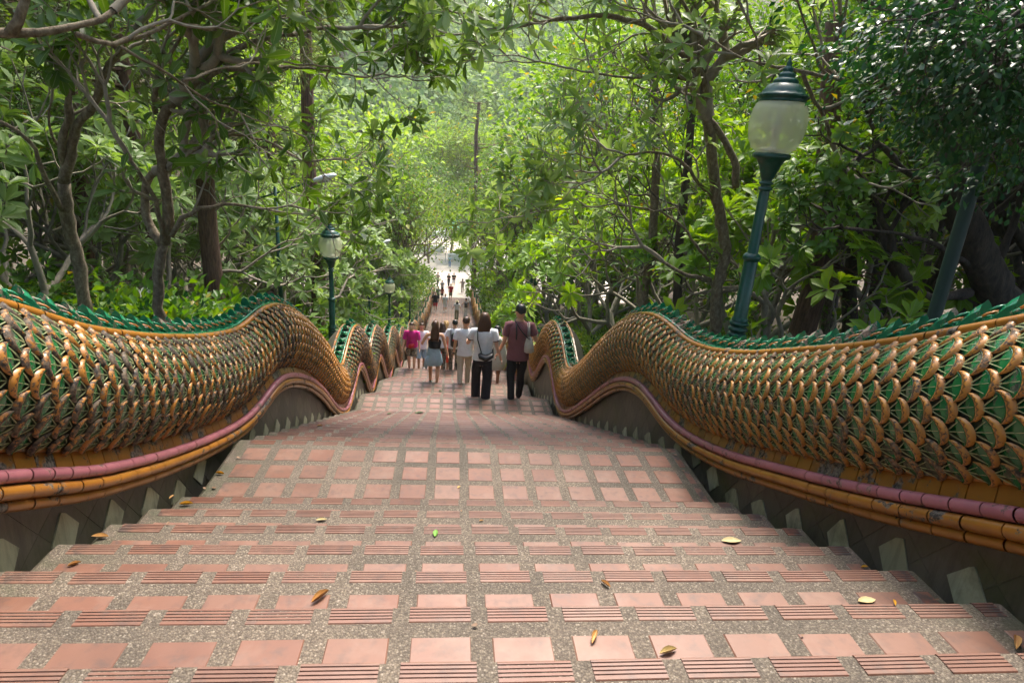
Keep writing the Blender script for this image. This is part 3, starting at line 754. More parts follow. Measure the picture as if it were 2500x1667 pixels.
def plant(name, proto, x, y, s, rz, label, cat, group=None, dz=0, z=None, sx=1):
    zz = (zsmooth(y) - .45 + .06 * min(max(0, abs(x) - 2.7), 30) if y < 66 else PLZ - .1) if z is None else z
    r = thing(name, (x, y, zz + dz), label, cat, group, rz); r.scale = (s * sx, s * sx, s)
    for nm, me in proto[0]:
        c_ = link(nm, me, r)
        if nm == 'branches': c_['kind'] = 'stuff'
    return r
FR = [proto_frangi(11, 6), proto_frangi(12, 6, 1.6), proto_frangi(13, 6, 1.1, spread=.7), proto_frangi(14, 6, 1.4)]
FQ = [proto_frangi(15, 6, 1.5, LF_FR), proto_frangi(16, 6, 1.2, LF_FR, .66), proto_frangi(17, 6, 1.3, LF_FR)]
BG = [proto_broad(21, 6, LF_G, BARK, 22, .42, .13, .2, 4, .45, 1.5), proto_broad(22, 7, LF_M, BARK, 22, .42, .12, .19, 4, .5, 1.6)]
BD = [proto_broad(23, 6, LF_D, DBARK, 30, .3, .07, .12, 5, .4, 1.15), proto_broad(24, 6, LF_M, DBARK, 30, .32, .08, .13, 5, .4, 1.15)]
BP = [proto_broad(25, 8, LF_P, BARK, 20, .6, .16, .28, 4, .4, 1.7), proto_broad(26, 8, LF_G, BARK, 20, .6, .16, .28, 4, .4, 1.7)]
SH = [proto_shrub(31, 1.5, LF_M), proto_shrub(32, 1.3, LF_D, 10, 40), proto_shrub(33, 1.6, LF_G), proto_shrub(34, 1.4, LF_M, 12, 30, .2, .1, .17, .3)]
PN = [proto_pine(41), proto_pine(42, 20, .3)]
print('tips', [f[1] for f in FR + BG + BD + BP + SH + PN])
rnd = random.Random(5)
ORD = ['first', 'second', 'third', 'fourth', 'fifth', 'sixth', 'seventh', 'eighth', 'ninth']

# -- frangipani avenue on both sides of the stairs
for i, (x, y, s) in enumerate([(-6.7, 9.6, .88), (-7.2, 13.6, .95), (-5.9, 18.3, 1.0), (-5.4, 21, 1.05), (-5.6, 25.5, 1.1), (-5.9, 30, 1.15), (-6.1, 35, 1.15), (-6.3, 40.5, 1.2), (-6.5, 46, 1.2), (-10.4, 14.5, 1.0), (-8.6, 16.5, 1.1), (-9, 20, 1.2), (-9.3, 26, 1.25), (-9.5, 33, 1.3), (-12.5, 13.5, 1.15), (-12.5, 19, 1.3)]):
    plant('frangipani_tree', FR[i % 4], x, y, s, rnd.random() * 6.28, ORD[i if i < 9 else (i - 9 if i < 14 else i - 14)] + ' frangipani down the ' + ('front' if i < 9 else 'second' if i < 14 else 'third') + ' row left of the stairs', 'tree', 'frangipani trees left of the stairs')
for i, (x, y, s) in enumerate([(5.6, 10.2, .9), (5.5, 13.6, .98), (5.5, 17.4, 1.05), (5.8, 22, 1.1), (6.0, 26.5, 1.15), (6.2, 31.5, 1.2), (6.5, 37, 1.25), (6.8, 43, 1.25), (9, 11.5, 1.1), (9, 16, 1.2), (9.4, 21.5, 1.3), (9.8, 28, 1.35), (13, 15, 1.2)]):
    plant('frangipani_tree', FQ[i % 3], x, y, s, rnd.random() * 6.28, ORD[i if i < 8 else (i - 8 if i < 12 else 0)] + ' frangipani down the ' + ('front' if i < 8 else 'second' if i < 12 else 'third') + ' row right of the stairs', 'tree', 'frangipani trees right of the stairs')
# -- bright broadleaf trees that lean over the lower stairs
for i, (x, y, s) in enumerate([(-7.4, 50, 1.2), (-7.4, 56, 1.2), (-7.4, 61, 1.25), (7.8, 49, 1.2), (8, 55, 1.25), (7.8, 61, 1.3), (-8, 44, 1.4), (8, 45, 1.4), (-8.5, 55, 1.5), (9, 56, 1.5), (-4.3, 66, 1.35), (5.6, 67, 1.3), (-7.5, 69, 1.5), (8.5, 70, 1.5), (-5.5, 78, 1.6), (7.5, 79, 1.7), (-11, 76, 1.7), (12.5, 75, 1.7), (3.8, 90, 1.5), (-6, 88, 1.7), (-3.6, 83, 1.2), (-.6, 91, 1.35), (4.6, 83.5, 1.15), (-3.2, 38.5, 1.1), (-3.6, 42.5, 1.25), (4.2, 45, 1.3), (-4.6, 53, 1.25), (4.9, 39, 1.15), (4.8, 56, 1.2)]):
    plant('broadleaf_tree', BG[i % 2], x, y, s, rnd.random() * 6.28, 'bright green broadleaf tree crowding the foot of the stairs', 'tree', 'trees at the foot of the stairs', dz=-.2 * (y > 60) - 1.3 * (y > 82 and abs(x) < 5.5) + .9 * (abs(x) < 5.7 and y < 54))
# -- tall forest behind
k = 0
for side in (-1, 1):
    for y in np.arange(6, 76, 5.5):
        for x in (12.5, 18.5, 26, 36, 50):
            if y < 10 and x < 15: continue
            xx = side * (x + rnd.uniform(-2, 2)); yy = y + rnd.uniform(-2.5, 2.5); s = rnd.uniform(1.25, 1.75) * (1 + .008 * x)
            if yy > 62 and x < 20: continue
            if x > 30 and (int(y / 5.5) % 2): continue
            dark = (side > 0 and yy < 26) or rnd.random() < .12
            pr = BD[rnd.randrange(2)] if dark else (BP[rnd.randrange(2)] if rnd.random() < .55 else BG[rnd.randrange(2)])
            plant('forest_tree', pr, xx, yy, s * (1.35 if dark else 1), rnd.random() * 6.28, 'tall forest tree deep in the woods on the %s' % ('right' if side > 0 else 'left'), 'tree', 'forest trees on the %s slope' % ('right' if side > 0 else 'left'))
# -- trees past the plaza
for i in range(46):
    x = rnd.uniform(-48, 52); y = 113 + rnd.uniform(0, 10)
    plant('forest_tree', BP[i % 2] if i % 3 else BG[0], x, y, rnd.uniform(1.4, 2.1), rnd.random() * 6.28, 'hazy tree in the belt beyond the sunlit plaza', 'tree', 'trees beyond the plaza')
for (x, y, s, pr, lb) in [(8.4, 31, 1.8, 1, 'tall glossy-leaved tree right of the hazy gap'), (-9.4, 40, 1.8, 0, 'tall pale tree left of the hazy gap'), (9.5, 40, 2.1, 0, 'high pale tree rising beyond the right frangipanis')]:
    plant('tall_tree', [BP[0], BG[1]][pr], x, y, s, rnd.random() * 6.28, lb, 'tree')
# -- dark evergreens, near left and right
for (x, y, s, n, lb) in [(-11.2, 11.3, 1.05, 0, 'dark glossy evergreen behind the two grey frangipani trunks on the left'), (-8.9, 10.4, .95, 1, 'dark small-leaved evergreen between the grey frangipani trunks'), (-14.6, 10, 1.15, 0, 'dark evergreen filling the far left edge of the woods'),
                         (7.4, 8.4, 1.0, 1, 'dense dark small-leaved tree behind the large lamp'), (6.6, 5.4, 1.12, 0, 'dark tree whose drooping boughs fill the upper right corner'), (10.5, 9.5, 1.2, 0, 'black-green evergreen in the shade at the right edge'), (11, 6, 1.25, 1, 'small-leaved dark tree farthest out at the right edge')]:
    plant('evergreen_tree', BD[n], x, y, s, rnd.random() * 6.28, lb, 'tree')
# -- unseen canopy added beside and behind the camera to shade the near stairs
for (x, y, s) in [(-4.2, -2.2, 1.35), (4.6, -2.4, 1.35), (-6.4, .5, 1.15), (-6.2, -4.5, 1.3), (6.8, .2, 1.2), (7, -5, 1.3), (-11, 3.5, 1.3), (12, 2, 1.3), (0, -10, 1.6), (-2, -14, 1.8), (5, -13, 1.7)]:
    plant('forest_tree', BD[int(x > 0)], x, y, s, rnd.random() * 6.28, 'unseen shade tree added beside the top of the stairs', 'tree', 'unseen shade trees added at the top of the stairs')
# -- pines with red bark
for (u, y, s, lb) in [(478, 13.5, .8, 'thick red-barked pine trunk rising behind the forked frangipani'), (757, 19, .8, 'slender red pine trunk left of the central gap'), (342, 14, .7, 'orange-brown pine trunk between the left frangipanis'), (640, 33, 1.1, 'distant pine trunk behind the left foliage'), (150, 14, .7, 'pale pine trunk in the far upper left'), (1180, 62, 1.1, 'distant pine standing over the right side of the gap')]:
    p = PX(u, 300, y); plant('pine_tree', PN[int(u) % 2], float(p[0]), y, s, rnd.random() * 6.28, lb, 'tree')
# -- shrubs along the walls
shl = ['mid green shrub growing close behind the serpent wall', 'dark glossy shrub growing close behind the serpent wall', 'yellow-green shrub growing close behind the serpent wall', 'broad-leaved shrub growing close behind the serpent wall']
for side in (-1, 1):
    for i in range(118):
        y = 3.4 + (i / 118) ** 1.3 * 46; lo = 3.5 if side > 0 else 3.35
        x = lo + rnd.random() ** 1.4 * (7 + y * .1)
        if side > 0 and y < 7 and x < 3.6: continue
        kk = rnd.choice([0, 1, 0, 3, 1]) if side < 0 else rnd.choice([0, 2, 3, 2, 1])
        s = rnd.uniform(.7, 1.25) * (.8 if y < 8 else 1.1) * (1.25 if side < 0 and x > 4 else 1)
        if side > 0 and y < 11: s *= .75
        plant('shrub', SH[kk], side * x + (.2 if side > 0 else 0), y, s, rnd.random() * 6.28, shl[kk] + (' on the right' if side > 0 else ' on the left'), 'shrub', ['mid green', 'dark glossy', 'yellow-green', 'broad-leaved'][kk] + ' shrubs on the ' + ('right' if side > 0 else 'left'))

for i, (x, y, s) in enumerate([(-4.0, 47, 1.8), (-4.0, 52, 2.0), (-4.2, 57, 2.2), (-4.3, 62, 2.3), (-5.6, 64, 2.6), (-4.9, 66.5, 2.4), (4.3, 46, 1.6), (4.4, 51, 1.8), (4.5, 56.5, 2.0), (4.6, 61.5, 2.2), (6.0, 64, 2.6), (4.9, 66, 2.3)]):
    plant('shrub', SH[[0, 2, 3][i % 3]], x, y, s, i * 1.3, 'tall leafy bush crowding the foot of the stairs on the ' + ('left' if x < 0 else 'right'), 'shrub', 'bushes at the foot of the stairs')

# -- hero trees: limbs built along surveyed paths, then twigs and big leaves
LAMPS = [(np.array([-2.63, 13.5, -.3]), .3), (np.array([-3.17, 16., 1.05]), .28), (np.array([2.87, 5.6, 2.8]), .36), (np.array([2.87, 5.6, 1.8]), .22)]
def hero(name, limbs, label, seed, leafm, bark, twig_ln=.4, depth=4, every=.62, upb=.2, nleaf=150, tip_end=True, lr=(.15, .25), wr=.17, wn=(4, 7), foot=None):
    """limbs: list of (points, r0, r1)"""
    global rng; rng = np.random.default_rng(seed)
    base = np.array(foot if foot is not None else limbs[0][0][0]); root = thing(name, tuple(base), label, 'tree')
    tr = MB(); tw = MB(); tips = []
    for (pts, r0, r1, dens) in limbs:
        pts = [np.array(p, float) - base for p in pts]
        # smooth the path
        A = np.array(pts); t = np.concatenate([[0], np.cumsum(np.linalg.norm(np.diff(A, axis=0), axis=1))]); n = max(4, int(t[-1] / .12))
        ts = np.linspace(0, t[-1], n); S = np.stack([np.interp(ts, t, A[:, k]) for k in range(3)], 1)
        for _ in range(3): S[1:-1] = (S[:-2] + S[1:-1] * 2 + S[2:]) / 4
        S[1:-1] += rng.normal(size=(n - 2, 3)) * .008
        rr = np.linspace(r0, r1, n) * (.8 if r0 > .3 else .6) * (1 + .06 * rng.normal(size=n)); tr.tube(S, list(rr), 10, cap=True)
        if dens > 0:
            q = every * .8
            while q < t[-1]:
                i = min(n - 2, int(q / t[-1] * n)); d = unit(S[i + 1] - S[i]); ax = unit(rng.normal(size=3)); nd = unit(rot(d, ax, rng.uniform(.6, 1.3)) + np.array([0, 0, upb]))
                if rng.random() < dens: grow(tw, tips, S[i], nd, twig_ln * rng.uniform(.7, 1.2), min(r1 * .8, .022), int(rng.integers(1, depth + 1)), upb, .6, 5, (2, 2), .85, .78, .16, .0055)
                q += every
            if tip_end: grow(tw, tips, S[-1], unit(S[-1] - S[-2]), twig_ln, r1, depth, upb, .6, 6, (2, 3), .85, .72, .14, .0055)
    tr.build('trunk', bark, root, True); tag(tw.build('twigs', BARKF if bark is BARK else bark, root, True), kind='stuff')
    P, D, U, Ln, Wd, T = whorl(tips, wn, lr[0], lr[1], wr)
    wp = P + base - CAM; z_ = wp @ CF; u_ = 1250 + FPX * (wp @ CR) / z_; v_ = 833.5 - FPX * (wp @ CU) / z_
    vis = (z_ > .3) & (u_ > -40) & (u_ < 2540) & (v_ > -40) & (v_ < 1300)
    # no leaf right in front of the lens
    keep = ~((z_ < 2.2) & (z_ > 0))
    for tgt, rad in LAMPS:       # gardeners keep the lamps clear of leaves
        dv = tgt - CAM; t_ = np.clip(((wp) @ dv) / (dv @ dv), 0, .98); keep &= np.linalg.norm(wp - t_[:, None] * dv, axis=1) > rad
    vis &= keep
    order = [i for i in np.argsort(np.where(vis, z_, 1e4)) if keep[i]]
    near = order[:nleaf]; rest = order[nleaf:]
    # the nearest leaves are pieces of their own, from three shared shapes
    for i in near:
        l_ = LEAFS[i % 3]; d = D[i]; s_ = unit(np.cross(d, U[i])); n_ = np.cross(s_, d)
        M = np.eye(4); M[:3, 0] = d * Ln[i]; M[:3, 1] = s_ * Ln[i] * (1 if 1 else 0); M[:3, 2] = n_ * Ln[i]; M[:3, 3] = P[i]
        link('leaf', l_[leafm], root, Matrix(M.tolist()))
    if rest: tag(link('foliage', leaf_mesh('foliage', P[rest], D[rest], U[rest], Ln[rest], Wd[rest], leafm_mat[leafm], True, T[rest]), root), kind='stuff')
    return root, len(tips)
leafm_mat = {'d': LF_FD, 'f': LF_F, 'm': LF_M}
LEAFS = []
for k_ in range(3):
    dct = {}
    for ky, mm in leafm_mat.items():
        st = [0, .12, .3, .5, .7, .86, 1]; wd = [.02, .35, .62, .88, 1, .72, .04]; vs = []; fs = []; uv = []
        for a, b in zip(st, wd):
            for q in (-1, -.5, 0, .5, 1):
                ww = .17 * b * q; vs.append((a, ww, .05 * abs(q) * b - (.1 + .08 * k_) * a * a + .012 * math.sin(a * 14 + q * 2 + k_))); uv.append((q, a))
        for i in range(6):
            for j in range(4): fs.append((i * 5 + j, i * 5 + j + 5, i * 5 + j + 6, i * 5 + j + 1))
        m_ = MB().add(vs, fs, 0, uv).mesh('leaf', mm, True)
        at = m_.attributes.new('tint', 'FLOAT', 'POINT'); at.data.foreach_set('value', np.full(len(vs), .25 + .3 * k_, np.float32)); dct[ky] = m_
    LEAFS.append(dct)
Z2 = lambda x, y, yy: PX(x * .4464, y * .4464, yy)
ZR = lambda x, y, yy: PX(1500 + x * .5102, y * .5102, yy)
def path(Z, pts): return [Z(*p) for p in pts]
def gpt(p): 
    q = np.array(p); q[2] = zsmooth(q[1]) - .6; return q
tA = path(Z2, [(850, 1520, 7.2), (880, 1400, 7.2), (900, 1330, 7.2)]); gA = gpt(tA[0])
nh = []
nh.append(hero('frangipani_tree', [([gA] + tA, .11, .09, 0),
    (path(Z2, [(900, 1330, 7.2), (935, 1240, 7.15), (910, 1050, 7.1), (880, 900, 7.0), (860, 700, 6.9), (870, 630, 6.8), (960, 550, 6.7)]), .1, .075, .25),
    (path(Z2, [(960, 550, 6.7), (1050, 470, 6.6), (1150, 400, 6.6), (1220, 290, 6.8), (1400, 220, 7.0), (1600, 190, 7.3), (1790, 150, 7.6)]), .07, .03, .8),
    (path(Z2, [(890, 1340, 7.2), (800, 1250, 7.3), (785, 1100, 7.3), (795, 950, 7.2), (850, 935, 7.1)]), .085, .06, .1),
    (path(Z2, [(900, 1300, 7.15), (870, 1120, 7.0), (820, 1010, 6.9), (710, 870, 6.8)]), .05, .03, .6),
    (path(Z2, [(920, 930, 7.0), (1000, 880, 6.9), (1060, 820, 6.8), (1130, 750, 6.9), (1300, 730, 7.2), (1500, 790, 7.6)]), .05, .018, .9),
    (path(Z2, [(940, 1290, 7.1), (1000, 1170, 7.0), (1080, 1130, 6.9), (1300, 1110, 7.2), (1480, 1150, 7.5)]), .05, .016, .9),
    (path(Z2, [(850, 620, 6.8), (830, 420, 6.7), (900, 330, 6.6), (1000, 200, 6.6), (1090, 60, 6.7)]), .045, .018, .9),
    (path(Z2, [(1050, 470, 6.6), (1180, 380, 6.5), (1400, 375, 6.8), (1700, 370, 7.4), (1950, 420, 8.0)]), .04, .016, .9),
    (path(Z2, [(1220, 290, 6.8), (1210, 120, 6.9), (1300, -20, 7.0)]), .035, .016, .9)],
    'forked grey frangipani whose long limb sweeps right over the left wall', 101, 'd', BARK, nleaf=170)[1])
tB = path(Z2, [(430, 1420, 8.2), (370, 1200, 8.1), (350, 1000, 8.0)]); gB = gpt(tB[0])
nh.append(hero('frangipani_tree', [([gB] + tB, .15, .12, 0),
    (path(Z2, [(350, 1000, 8.0), (390, 800, 7.9), (430, 650, 7.8), (520, 570, 7.7), (590, 350, 7.6), (650, 270, 7.5), (760, 120, 7.4)]), .11, .045, .35),
    (path(Z2, [(350, 970, 8.0), (330, 800, 7.8), (390, 560, 7.7), (370, 450, 7.6), (290, 350, 7.5), (200, 200, 7.4)]), .08, .035, .5),
    (path(Z2, [(340, 1150, 8.0), (270, 1030, 7.7), (220, 880, 7.5), (180, 760, 7.4), (100, 690, 7.3), (-60, 640, 7.2)]), .055, .03, .5),
    (path(Z2, [(400, 520, 7.7), (410, 350, 7.6), (400, 180, 7.6), (440, 0, 7.6)]), .035, .018, .8),
    (path(Z2, [(320, 800, 7.9), (260, 740, 7.8), (240, 650, 7.7), (280, 560, 7.6)]), .03, .016, .8)],
    'stout lichen-spotted frangipani nearest the left edge', 102, 'd', BARK, nleaf=120)[1])
nh.append(hero('frangipani_tree', [([np.array([-7.5, 2.4, .4]), np.array([-6.2, 3.2, 2.4])] + path(Z2, [(-160, 170, 4.3), (60, 180, 4.4), (250, 188, 4.5), (390, 180, 4.6), (500, 150, 4.7), (620, 60, 4.8)]), .16, .03, .5),
    (path(Z2, [(60, 180, 4.4), (120, 90, 4.4), (150, -30, 4.4)]), .06, .04, .6),
    (path(Z2, [(420, 190, 4.6), (640, 252, 4.9), (820, 212, 5.2), (940, 120, 5.4), (1170, 0, 5.8)]), .03, .018, .9),
    (path(Z2, [(660, 255, 4.9), (800, 355, 5.0), (960, 420, 5.2), (1150, 560, 5.6), (1400, 650, 6.0), (1620, 730, 6.4)]), .018, .01, .8),
    (path(Z2, [(940, 120, 5.4), (1150, 180, 5.8), (1400, 120, 6.3), (1700, 60, 7.0)]), .02, .012, 1.),
    (path(Z2, [(1000, 440, 5.2), (1200, 380, 5.6), (1500, 330, 6.3), (1850, 380, 7.2), (2060, 330, 7.8)]), .02, .012, 1.)],
    'branches of a frangipani reaching in from the upper left edge', 103, 'd', BARK, nleaf=170, upb=.1)[1])
tR = path(ZR, [(490, 1560, 8.6), (480, 1380, 8.6), (540, 1220, 8.6)]); gR = gpt(tR[0])
nh.append(hero('frangipani_tree', [([gR] + tR + path(ZR, [(490, 950, 8.5), (460, 700, 8.4), (440, 560, 8.3)]), .17, .11, .1),
    (path(ZR, [(440, 560, 8.3), (430, 350, 8.1), (300, 230, 7.9), (160, 120, 7.7), (60, 90, 7.6), (-100, 70, 7.5), (-420, 120, 7.6)]), .09, .025, .7),
    (path(ZR, [(580, 900, 8.5), (590, 800, 8.5), (540, 680, 8.4), (450, 570, 8.3)]), .09, .07, .2),
    (path(ZR, [(500, 1400, 8.6), (640, 1380, 8.5), (760, 1290, 8.4), (810, 1230, 8.3)]), .05, .02, .7),
    (path(ZR, [(460, 1340, 8.6), (330, 1320, 8.4), (230, 1250, 8.3)]), .06, .035, .5),
    (path(ZR, [(470, 950, 8.5), (400, 860, 8.3), (300, 740, 8.1), (150, 720, 8.0), (20, 760, 7.9)]), .05, .02, .8),
    (path(ZR, [(450, 1250, 8.5), (300, 1050, 8.2), (150, 990, 8.0), (-60, 980, 7.8), (-220, 1000, 7.7)]), .035, .012, .9),
    (path(ZR, [(440, 430, 8.2), (250, 350, 7.9), (60, 380, 7.7), (-200, 330, 7.6)]), .04, .014, .9),
    (path(ZR, [(430, 350, 8.1), (400, 160, 8.0), (300, -40, 7.9)]), .05, .03, .8)],
    'gnarled pale frangipani left of the large lamp with ladder-like limbs', 104, 'f', BARK, nleaf=170)[1])
nh.append(hero('frangipani_tree', [([np.array([9., 6.4, -1.2]), np.array([8.4, 6.6, 1.6])] + path(ZR, [(1700, 560, 6.9), (1330, 430, 7.0), (1180, 400, 7.0), (1080, 385, 7.0), (900, 340, 7.0), (700, 310, 7.1), (560, 260, 7.2), (480, 200, 7.2)]), .12, .02, .8),
    (path(ZR, [(1080, 385, 7.0), (960, 340, 6.9), (960, 200, 6.9), (880, 60, 6.9), (860, -60, 6.9)]), .03, .018, .9),
    (path(ZR, [(1330, 430, 7.0), (1250, 300, 6.9), (1120, 220, 6.8), (1080, 60, 6.8)]), .035, .02, .9),
    (path(ZR, [(900, 340, 7.0), (930, 470, 7.1), (1020, 560, 7.2), (1030, 650, 7.3)]), .04, .035, .3),
    (path(ZR, [(700, 310, 7.1), (690, 180, 7.0), (620, 60, 7.0)]), .022, .016, .9)],
    'frangipani limb reaching leftwards above the large lamp', 105, 'f', BARK, nleaf=150)[1])
tD = path(ZR, [(1850, 1430, 7.4), (1770, 1300, 7.4), (1700, 1100, 7.4), (1620, 950, 7.4), (1600, 800, 7.4), (1660, 600, 7.4), (1700, 380, 7.4)]); gD = gpt(tD[0])
nh.append(hero('old_tree', [([gD] + tD, .4, .18, .2),
    (path(ZR, [(1640, 980, 7.4), (1540, 880, 7.3), (1440, 870, 7.2), (1340, 760, 7.1)]), .1, .04, .7),
    (path(ZR, [(1740, 1300, 7.4), (1560, 1180, 7.2), (1380, 1120, 7.1), (1180, 1100, 7.0)]), .07, .025, .7),
    (path(ZR, [(1700, 1400, 7.4), (1480, 1440, 7.2), (1420, 1360, 7.2)]), .12, .08, .1),
    (path(ZR, [(1800, 1330, 7.4), (1900, 1100, 7.5), (1960, 900, 7.5)]), .12, .05, .5)],
    'massive dark twisted trunk at the right edge behind the wall', 106, 'm', DBARK, nleaf=60, lr=(.1, .16), wr=.22, wn=(8, 14))[1])
print('hero tips', nh)
# dark boughs in front of the tall pole, from an evergreen just outside the right edge
rng = np.random.default_rng(61); root = thing('evergreen_tree', (4.9, 3.2, -.2), 'glossy dark boughs drooping over the upper right corner', 'tree'); b0 = np.array([4.9, 3.2, -.2])
mb = MB(); tw = MB(); tips = []
mb.tube([(0, 0, -.3), (.05, 0, 2.2), (-.1, .1, 4.4)], [.16, .13, .08], 10, cap=False)
for (u0, v0, y0, u1, v1, y1) in [(2620, 60, 3.3, 2330, 130, 3.3), (2650, 230, 3.2, 2400, 250, 3.3), (2600, -80, 3.4, 2260, 0, 3.6), (2650, 120, 3.5, 2230, 210, 3.7), (2700, 330, 3.6, 2470, 330, 3.4), (2600, -60, 3.6, 2230, 60, 3.8), (2400, -150, 3.3, 2330, 20, 3.2), (2600, 10, 3.1, 2440, 60, 3.1), (2560, 150, 3.0, 2380, 190, 3.2)]:
    a = PX(u0, v0, y0) - b0; c = PX(u1, v1, y1) - b0; st = np.array([.0, .0, min(4.2, max(2.2, a[2] + .2))])
    P4 = [st, a, a * .5 + c * .5 + np.array([0, 0, .06]), c]; mb.tube(P4, [.04, .022, .014, .008], 6, cap=False)
    for f in np.linspace(.05, 1, 8):
        q = a + (c - a) * f; grow(tw, tips, q, unit(rng.normal(size=3) * .8 + (c - a) / np.linalg.norm(c - a) * .8 + np.array([0, 0, -.25])), .17, .007, 2, -.1, .6, 4, (2, 2), .8, .75, .12, .003)
mb.build('trunk', DBARK, root, True); tag(tw.build('twigs', DBARK, root, True), kind='stuff')
P, D, U, Ln, Wd, T = cloud_leaves(tips, 22, .1, .03, .065, .26, .35); link('crown', leaf_mesh('crown', P, D, U, Ln, Wd, LF_D, True), root)
# plain trunks standing in the right-hand woods
for (pts, r, lb, mt_) in [([(900, 1580, 9.5), (960, 1380, 9.5), (1000, 1150, 9.5), (1015, 900, 9.5), (1030, 500, 9.5), (1060, 100, 9.5)], .2, 'smooth reddish trunk just right of the large lamp', PINE),
                     ([(1000, 1580, 10.5), (1055, 1280, 10.5), (1110, 1100, 10.5), (1180, 700, 10.5), (1200, 300, 10.5)], .09, 'thin brown trunk beside the smooth reddish one', BARK),
                     ([(1130, 1560, 10), (1120, 1380, 10), (1150, 1200, 10), (1160, 900, 10), (1120, 500, 10)], .13, 'dark trunk with cut stubs between the lamp and the old tree', DBARK),
                     ([(300, 1480, 10.5), (310, 1150, 10.5), (350, 800, 10.5), (380, 400, 10.5), (390, 100, 10.5)], .08, 'thin straight dark trunk left of the gnarled frangipani', DBARK),
                     ([(120, 1500, 11), (180, 1200, 11), (200, 800, 11), (190, 300, 11)], .09, 'slim trunk half hidden in leaves on the right slope', BARK),
                     ([(1250, 1560, 12), (1240, 1300, 12), (1200, 1000, 12), (1260, 600, 12)], .12, 'brown trunk deep in shade right of the stubby one', DBARK)]:
    ps = [ZR(*p) for p in pts]; g0 = gpt(ps[0]); root = thing('slender_tree', tuple(g0), lb, 'tree'); rng = np.random.default_rng(int(pts[0][0]))
    mb = MB(); q = [np.array([0, 0, -.2])] + [p - g0 for p in ps]; mb.tube(q, list(np.linspace(r * 1.15, r * .7, len(q))), 12, cap=False); mb.build('trunk', mt_, root, True)
    tw = MB(); tips = []
    for j in range(9):
        i = rng.integers(3, len(q)); grow(tw, tips, q[i] - np.array([0, 0, rng.random() * .8]), unit(rng.normal(size=3) + np.array([0, 0, .3])), .5, .02, 3, .1, .6, 4, (2, 2), .85, .75, .15, .005)
    tag(tw.build('twigs', mt_, root, True), kind='stuff'); P, D, U, Ln, Wd, T = cloud_leaves(tips, 16, .2, .08, .14, .25); link('crown', leaf_mesh('crown', P, D, U, Ln, Wd, LF_M, False), root)

# -- forest on the far hill (one mass)
rng = np.random.default_rng(77); P, D, U, Ln, Wd, T = [], [], [], [], [], []
for i in range(2000):
    x = rng.normal() * 55 + 10; y = 122 + rng.random() ** 1.1 * 230; z = PLZ + min(100., (y - 118) * .52) * (1 - .35 * math.exp(-((x - 14) / 25) ** 2)) + 4
    r = rng.uniform(2.5, 5.5); n = 75; o = rng.normal(size=(n, 3)); o = unit(o) * rng.uniform(.6, 1, (n, 1)) * np.array([1, 1, 1.05]) * r
    P.append(np.array([x, y, z]) + o); D.append(unit(rng.normal(size=(n, 3)) + np.array([0, 0, -.2]))); U.append(unit(o + rng.normal(size=(n, 3)) * .8)); l = rng.uniform(.9, 2., n); Ln.append(l); Wd.append(l * .4); T.append(np.clip(rng.random() * .8 + rng.random(n) * .2, 0, .96))
P, D, U, Ln, Wd, T = [np.concatenate(x) for x in (P, D, U, Ln, Wd, T)]
FAR = m_leaf('far_wood_leaf', (.1, .18, .05), (.17, .26, .08), (.28, .36, .14), .35, .7)
tag(link('far_woods', leaf_mesh('far_woods', P, D, U, Ln, Wd, FAR, False, T)), kind='stuff')

# ------------------------------------------------------------------ lamps
GL = bpy.data.materials.new('milky_glass'); GL.use_nodes = True; t_ = GL.node_tree; p_ = t_.nodes['Principled BSDF']
p_.inputs['Base Color'].default_value = (.6, .62, .46, 1); p_.inputs['Roughness'].default_value = .12; p_.inputs['Coat Weight'].default_value = .5
tp = t_.nodes.new('ShaderNodeBsdfTransparent'); tp.inputs[0].default_value = (.93, .94, .84, 1); ms = t_.nodes.new('ShaderNodeMixShader')
tl = t_.nodes.new('ShaderNodeBsdfTranslucent'); tl.inputs[0].default_value = (.85, .87, .66, 1); m2 = t_.nodes.new('ShaderNodeMixShader'); m2.inputs[0].default_value = .5
t_.links.new(p_.outputs[0], m2.inputs[1]); t_.links.new(tl.outputs[0], m2.inputs[2]); ms.inputs[0].default_value = .5
t_.links.new(tp.outputs[0], ms.inputs[1]); t_.links.new(m2.outputs[0], ms.inputs[2]); t_.links.new(ms.outputs[0], t_.nodes['Material Output'].inputs[0])
BULB = mat('white_bulb', (.8, .76, .72), .4); GREY = mat('grey_metal', (.45, .46, .46), .4, .3); WHT = mat('white_lamp_head', (.7, .72, .72), .4)
